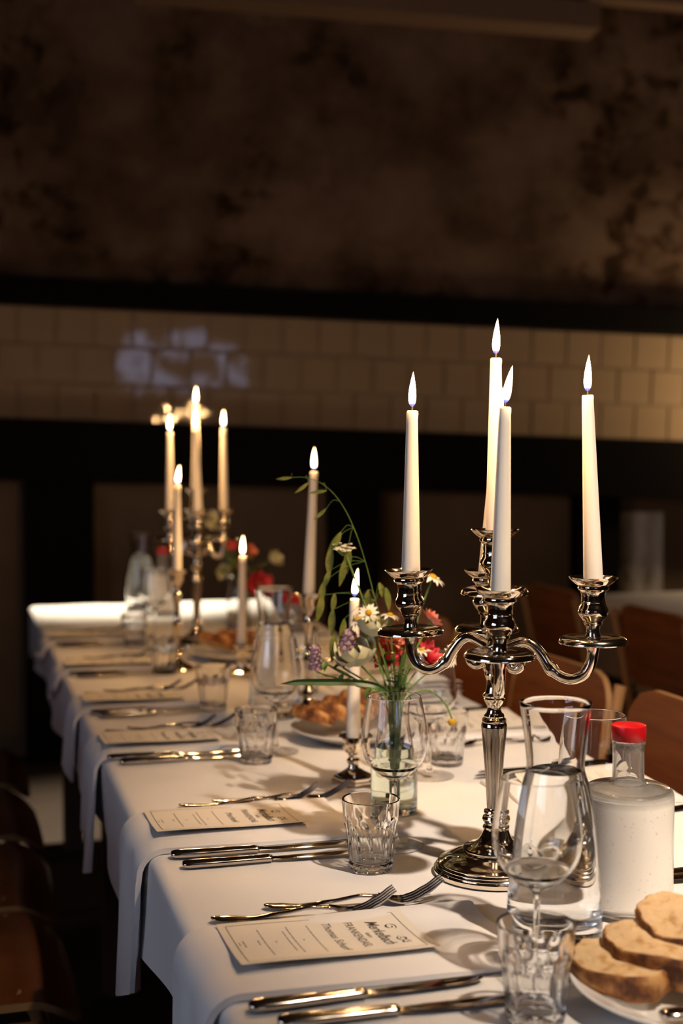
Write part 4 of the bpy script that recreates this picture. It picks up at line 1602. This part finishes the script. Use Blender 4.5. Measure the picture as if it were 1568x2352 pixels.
GF = 'flowers in the far vase'
for k, (e, kind, r, d, pm, lab) in enumerate((
        ((.056, -.01, .130), 'ruffle', .045, (.2, -.8, .3), 'petal_red', 'large blurred red bloom in the far bouquet'),
        ((.004, .012, .168), 'ruffle', .032, (-.3, -.7, .5), 'petal_pink', 'blurred coral bloom left of the far red bloom'),
        ((.095, -.01, .196), 'cup', .024, (.5, -.6, .5), 'petal_cream', 'blurred cream bloom at the right of the far bouquet'),
        ((-.052, .03, .298), 'cup', .034, (-.1, -.8, .5), 'petal_cream', 'tall blurred cream bloom beside the far candelabra'),
        ((-.014, .02, .238), 'ruffle', .016, (0, -.8, .4), 'petal_red', 'small red bud in the far bouquet'),
        ((.028, .0, .218), 'cup', .022, (0, -.8, .4), 'petal_pink', 'small pink bloom near the top of the far bouquet'),
        ((-.035, .0, .165), 'cup', .022, (-.4, -.8, .3), 'petal_cream', 'low cream bloom in the far bouquet'))):
    flower(V2, st2(e), kind, r, d, pm, lab, seed=30 + k, group=GF, centre='stem')
for k in range(6):
    a = k * 1.05
    t = thing('leafy_sprig', ['leafy sprig at the front left of the far bouquet', 'leafy sprig at the right of the far bouquet', 'leafy sprig at the back right of the far bouquet', 'leafy sprig at the back of the far bouquet',
                              'leafy sprig at the left of the far bouquet', 'leafy sprig at the front of the far bouquet'][k], 'sprig', V2, group='greenery in the far vase')
    P = spline(st2((.055 * math.cos(a), .03 * math.sin(a), .17 + .03 * (k % 3))), 20)
    link('stem', MB().tube(P, .0014, 6).mesh('stem', 'stem', 60), t)
    for q in range(6):
        add_leaf(t, P[9 + 2 * q if 9 + 2 * q < 20 else 20], (math.cos(a + q * 2.1), math.sin(a + q * 2.1), .5), .034, .009)

# ------------------------------------------------------------------ chairs


def chair_meshes():
    # local: faces +x, origin on floor under the seat centre
    def slab(outline, place, th, mats):
        n = len(outline)
        f = [place(p, th / 2) for p in outline]
        k = [place(p, -th / 2) for p in outline]
        b_ = MB()
        b_.add(f + k, [tuple(range(n)), tuple(range(2 * n - 1, n - 1, -1))], 0)
        b_.add(f + k, [(i, (i + 1) % n, n + (i + 1) % n, n + i) for i in range(n)], 1)
        return b_

    def rrect(w, h, r, n=7):
        pts = []
        for cx_, cy__, a0 in ((w - r, h - r, 0), (-w + r, h - r, PI / 2), (-w + r, -h + r, PI), (w - r, -h + r, 1.5 * PI)):
            for i in range(n):
                a = a0 + PI / 2 * i / (n - 1)
                pts.append((cx_ + r * math.cos(a), cy__ + r * math.sin(a)))
        return pts

    def grid_slab(w, h, r, place, th):
        """rounded panel meshed as strips so it can bend"""
        n = 26
        rows_t, rows_b = [], []
        for i in range(n + 1):
            y = -h + 2 * h * i / n
            d = max(0, abs(y) - (h - r))
            hw = w - r + math.sqrt(max(r * r - d * d, 0)) if d > 0 else w
            hw = max(hw, .02)
            rows_t.append([place((hw * v, y), th / 2) for v in [-1 + 2 * j / 12 for j in range(13)]])
            rows_b.append([place((hw * v, y), -th / 2) for v in [-1 + 2 * j / 12 for j in range(13)]])
        b_ = MB()
        b_.grid(rows_t, 0)
        b_.grid(rows_b, 0)
        e = [[a[0], b2[0]] for a, b2 in zip(rows_t, rows_b)]
        b_.grid(e, 1)
        e = [[a[-1], b2[-1]] for a, b2 in zip(rows_t, rows_b)]
        b_.grid(e, 1)
        b_.grid([[p, q] for p, q in zip(rows_t[0], rows_b[0])], 1)
        b_.grid([[p, q] for p, q in zip(rows_t[-1], rows_b[-1])], 1)
        return b_

    seat = grid_slab(.205, .20, .05, lambda p, t: (p[1], p[0], .450 + t - .05 * (p[0] / .2) ** 2 * .3 + (-.05 * max(0, (p[1] - .12) / .08) ** 2)), .012)
    back = grid_slab(.200, .115, .075, lambda p, t: (-.205 - .16 * (p[1]) - .25 * (.04 - p[0] ** 2) * .9 + .02 + t, p[0], .705 + p[1]), .012)
    legs = []
    for s_ in (-1, 1):
        legs.append(MB().tube(spline([(.20, s_ * .185, 0), (.165, s_ * .180, .22), (.135, s_ * .175, .40), (.10, s_ * .170, .440)], 18), .011, 10).mesh('front_leg', 'ply_edge', 50))
        legs.append(MB().tube(spline([(-.235, s_ * .185, 0), (-.185, s_ * .185, .25), (-.165, s_ * .186, .45), (-.185, s_ * .190, .62), (-.222, s_ * .192, .80)], 24), .012, 10).mesh('back_leg', 'ply_edge', 50))
    return seat.mesh('seat', ['plywood', 'ply_edge'], 50), back.mesh('backrest', ['plywood', 'ply_edge'], 50), legs


CSEAT, CBACK, CLEGS = chair_meshes()


def chair(x, y, rz, label, group):
    t = thing('plywood_chair', label, 'chair', (x, y, 0), rz, group)
    link('seat', CSEAT, t)
    link('backrest', CBACK, t)
    for k, l in enumerate(CLEGS):
        link('leg', l, t)
    return t


RC = [(2.03, 'nearest the camera, right behind the red-capped bottle'), (2.50, 'second from the camera, behind the carafe rim'), (2.93, 'third from the camera, behind the candelabra stem'), (3.36, 'fourth from the camera, behind the crimson flowers'), (3.80, 'farthest, behind the bouquet')]
for k, (y, w) in enumerate(RC):
    chair(.985, y, PI + (.03 if k % 2 else -.03), 'brown plywood chair right of the table, ' + w, 'chairs along the right side')
LC = [(1.72, 'nearest, at the bottom left'), (2.195, 'second from the camera'), (2.64, 'third from the camera'), (3.10, 'fourth from the camera'), (3.58, 'farthest of the row')]
for k, (y, w) in enumerate(LC):
    chair(-.03, y, (.02 if k % 2 else -.02), 'plywood chair left of the table, only its seat showing, ' + w, 'chairs along the left side')
for k, (y, w) in enumerate(((3.30, 'nearer'), (3.95, 'farther'))):
    chair(2.03, y, .02, w + ' shadowed chair in front of the background table', 'chairs at the background table')

# background table at the right
bt = thing('background_table', 'second table under white cloth in the dark background at the right', 'table', (0, 0, 0))
x0, x1, y0, y1 = 2.12, 2.95, 1.9, 4.32
bc = MB()
rows = []
for i in range(61):
    y = y0 + (y1 - y0) * i / 60
    wv = .012 * math.sin(y * 9)
    rows.append([(x0 - .02 - wv, y, .50), (x0 - .01 - wv * .5, y, .62), (x0, y, .735), (x0 + .012, y, .75), ((x0 + x1) / 2, y, .7505), (x1 - .012, y, .75), (x1, y, .735), (x1 + .01 + wv * .5, y, .62), (x1 + .02 + wv, y, .50)])
rows = [[(p[0], y0 - .01, min(p[2], .5)) for p in rows[0]]] + rows + [[(p[0], y1 + .01, min(p[2], .5)) for p in rows[-1]]]
bc.grid(rows)
link('table_top', MB().box(x0 + .02, x1 - .02, y0 + .02, y1 - .02, .70, .745).mesh('table_top', 'wood_table', 0), bt)
for x in (x0 + .1, x1 - .1):
    for y in (y0 + .1, y1 - .1):
        link('leg', leg, bt, (x, y, 0))
link('background_tablecloth', bc.mesh('background_tablecloth', 'cloth', 60), label='white cloth over the background table at the right', cat='tablecloth')

# ------------------------------------------------------------------ the near spot shines through the glassware
for o in bpy.data.objects:
    if o.type == 'MESH':
        nm = o.name.split('.')[0]
        if nm in ('glass_tumbler', 'wine_glass', 'carafe_glass', 'water', 'vase_glass'):
            o.cycles.is_caustics_caster = True
        if nm in ('tablecloth', 'napkin', 'card', 'side_plate'):
            o.cycles.is_caustics_receiver = True
KEY.data.cycles.is_caustics_light = True
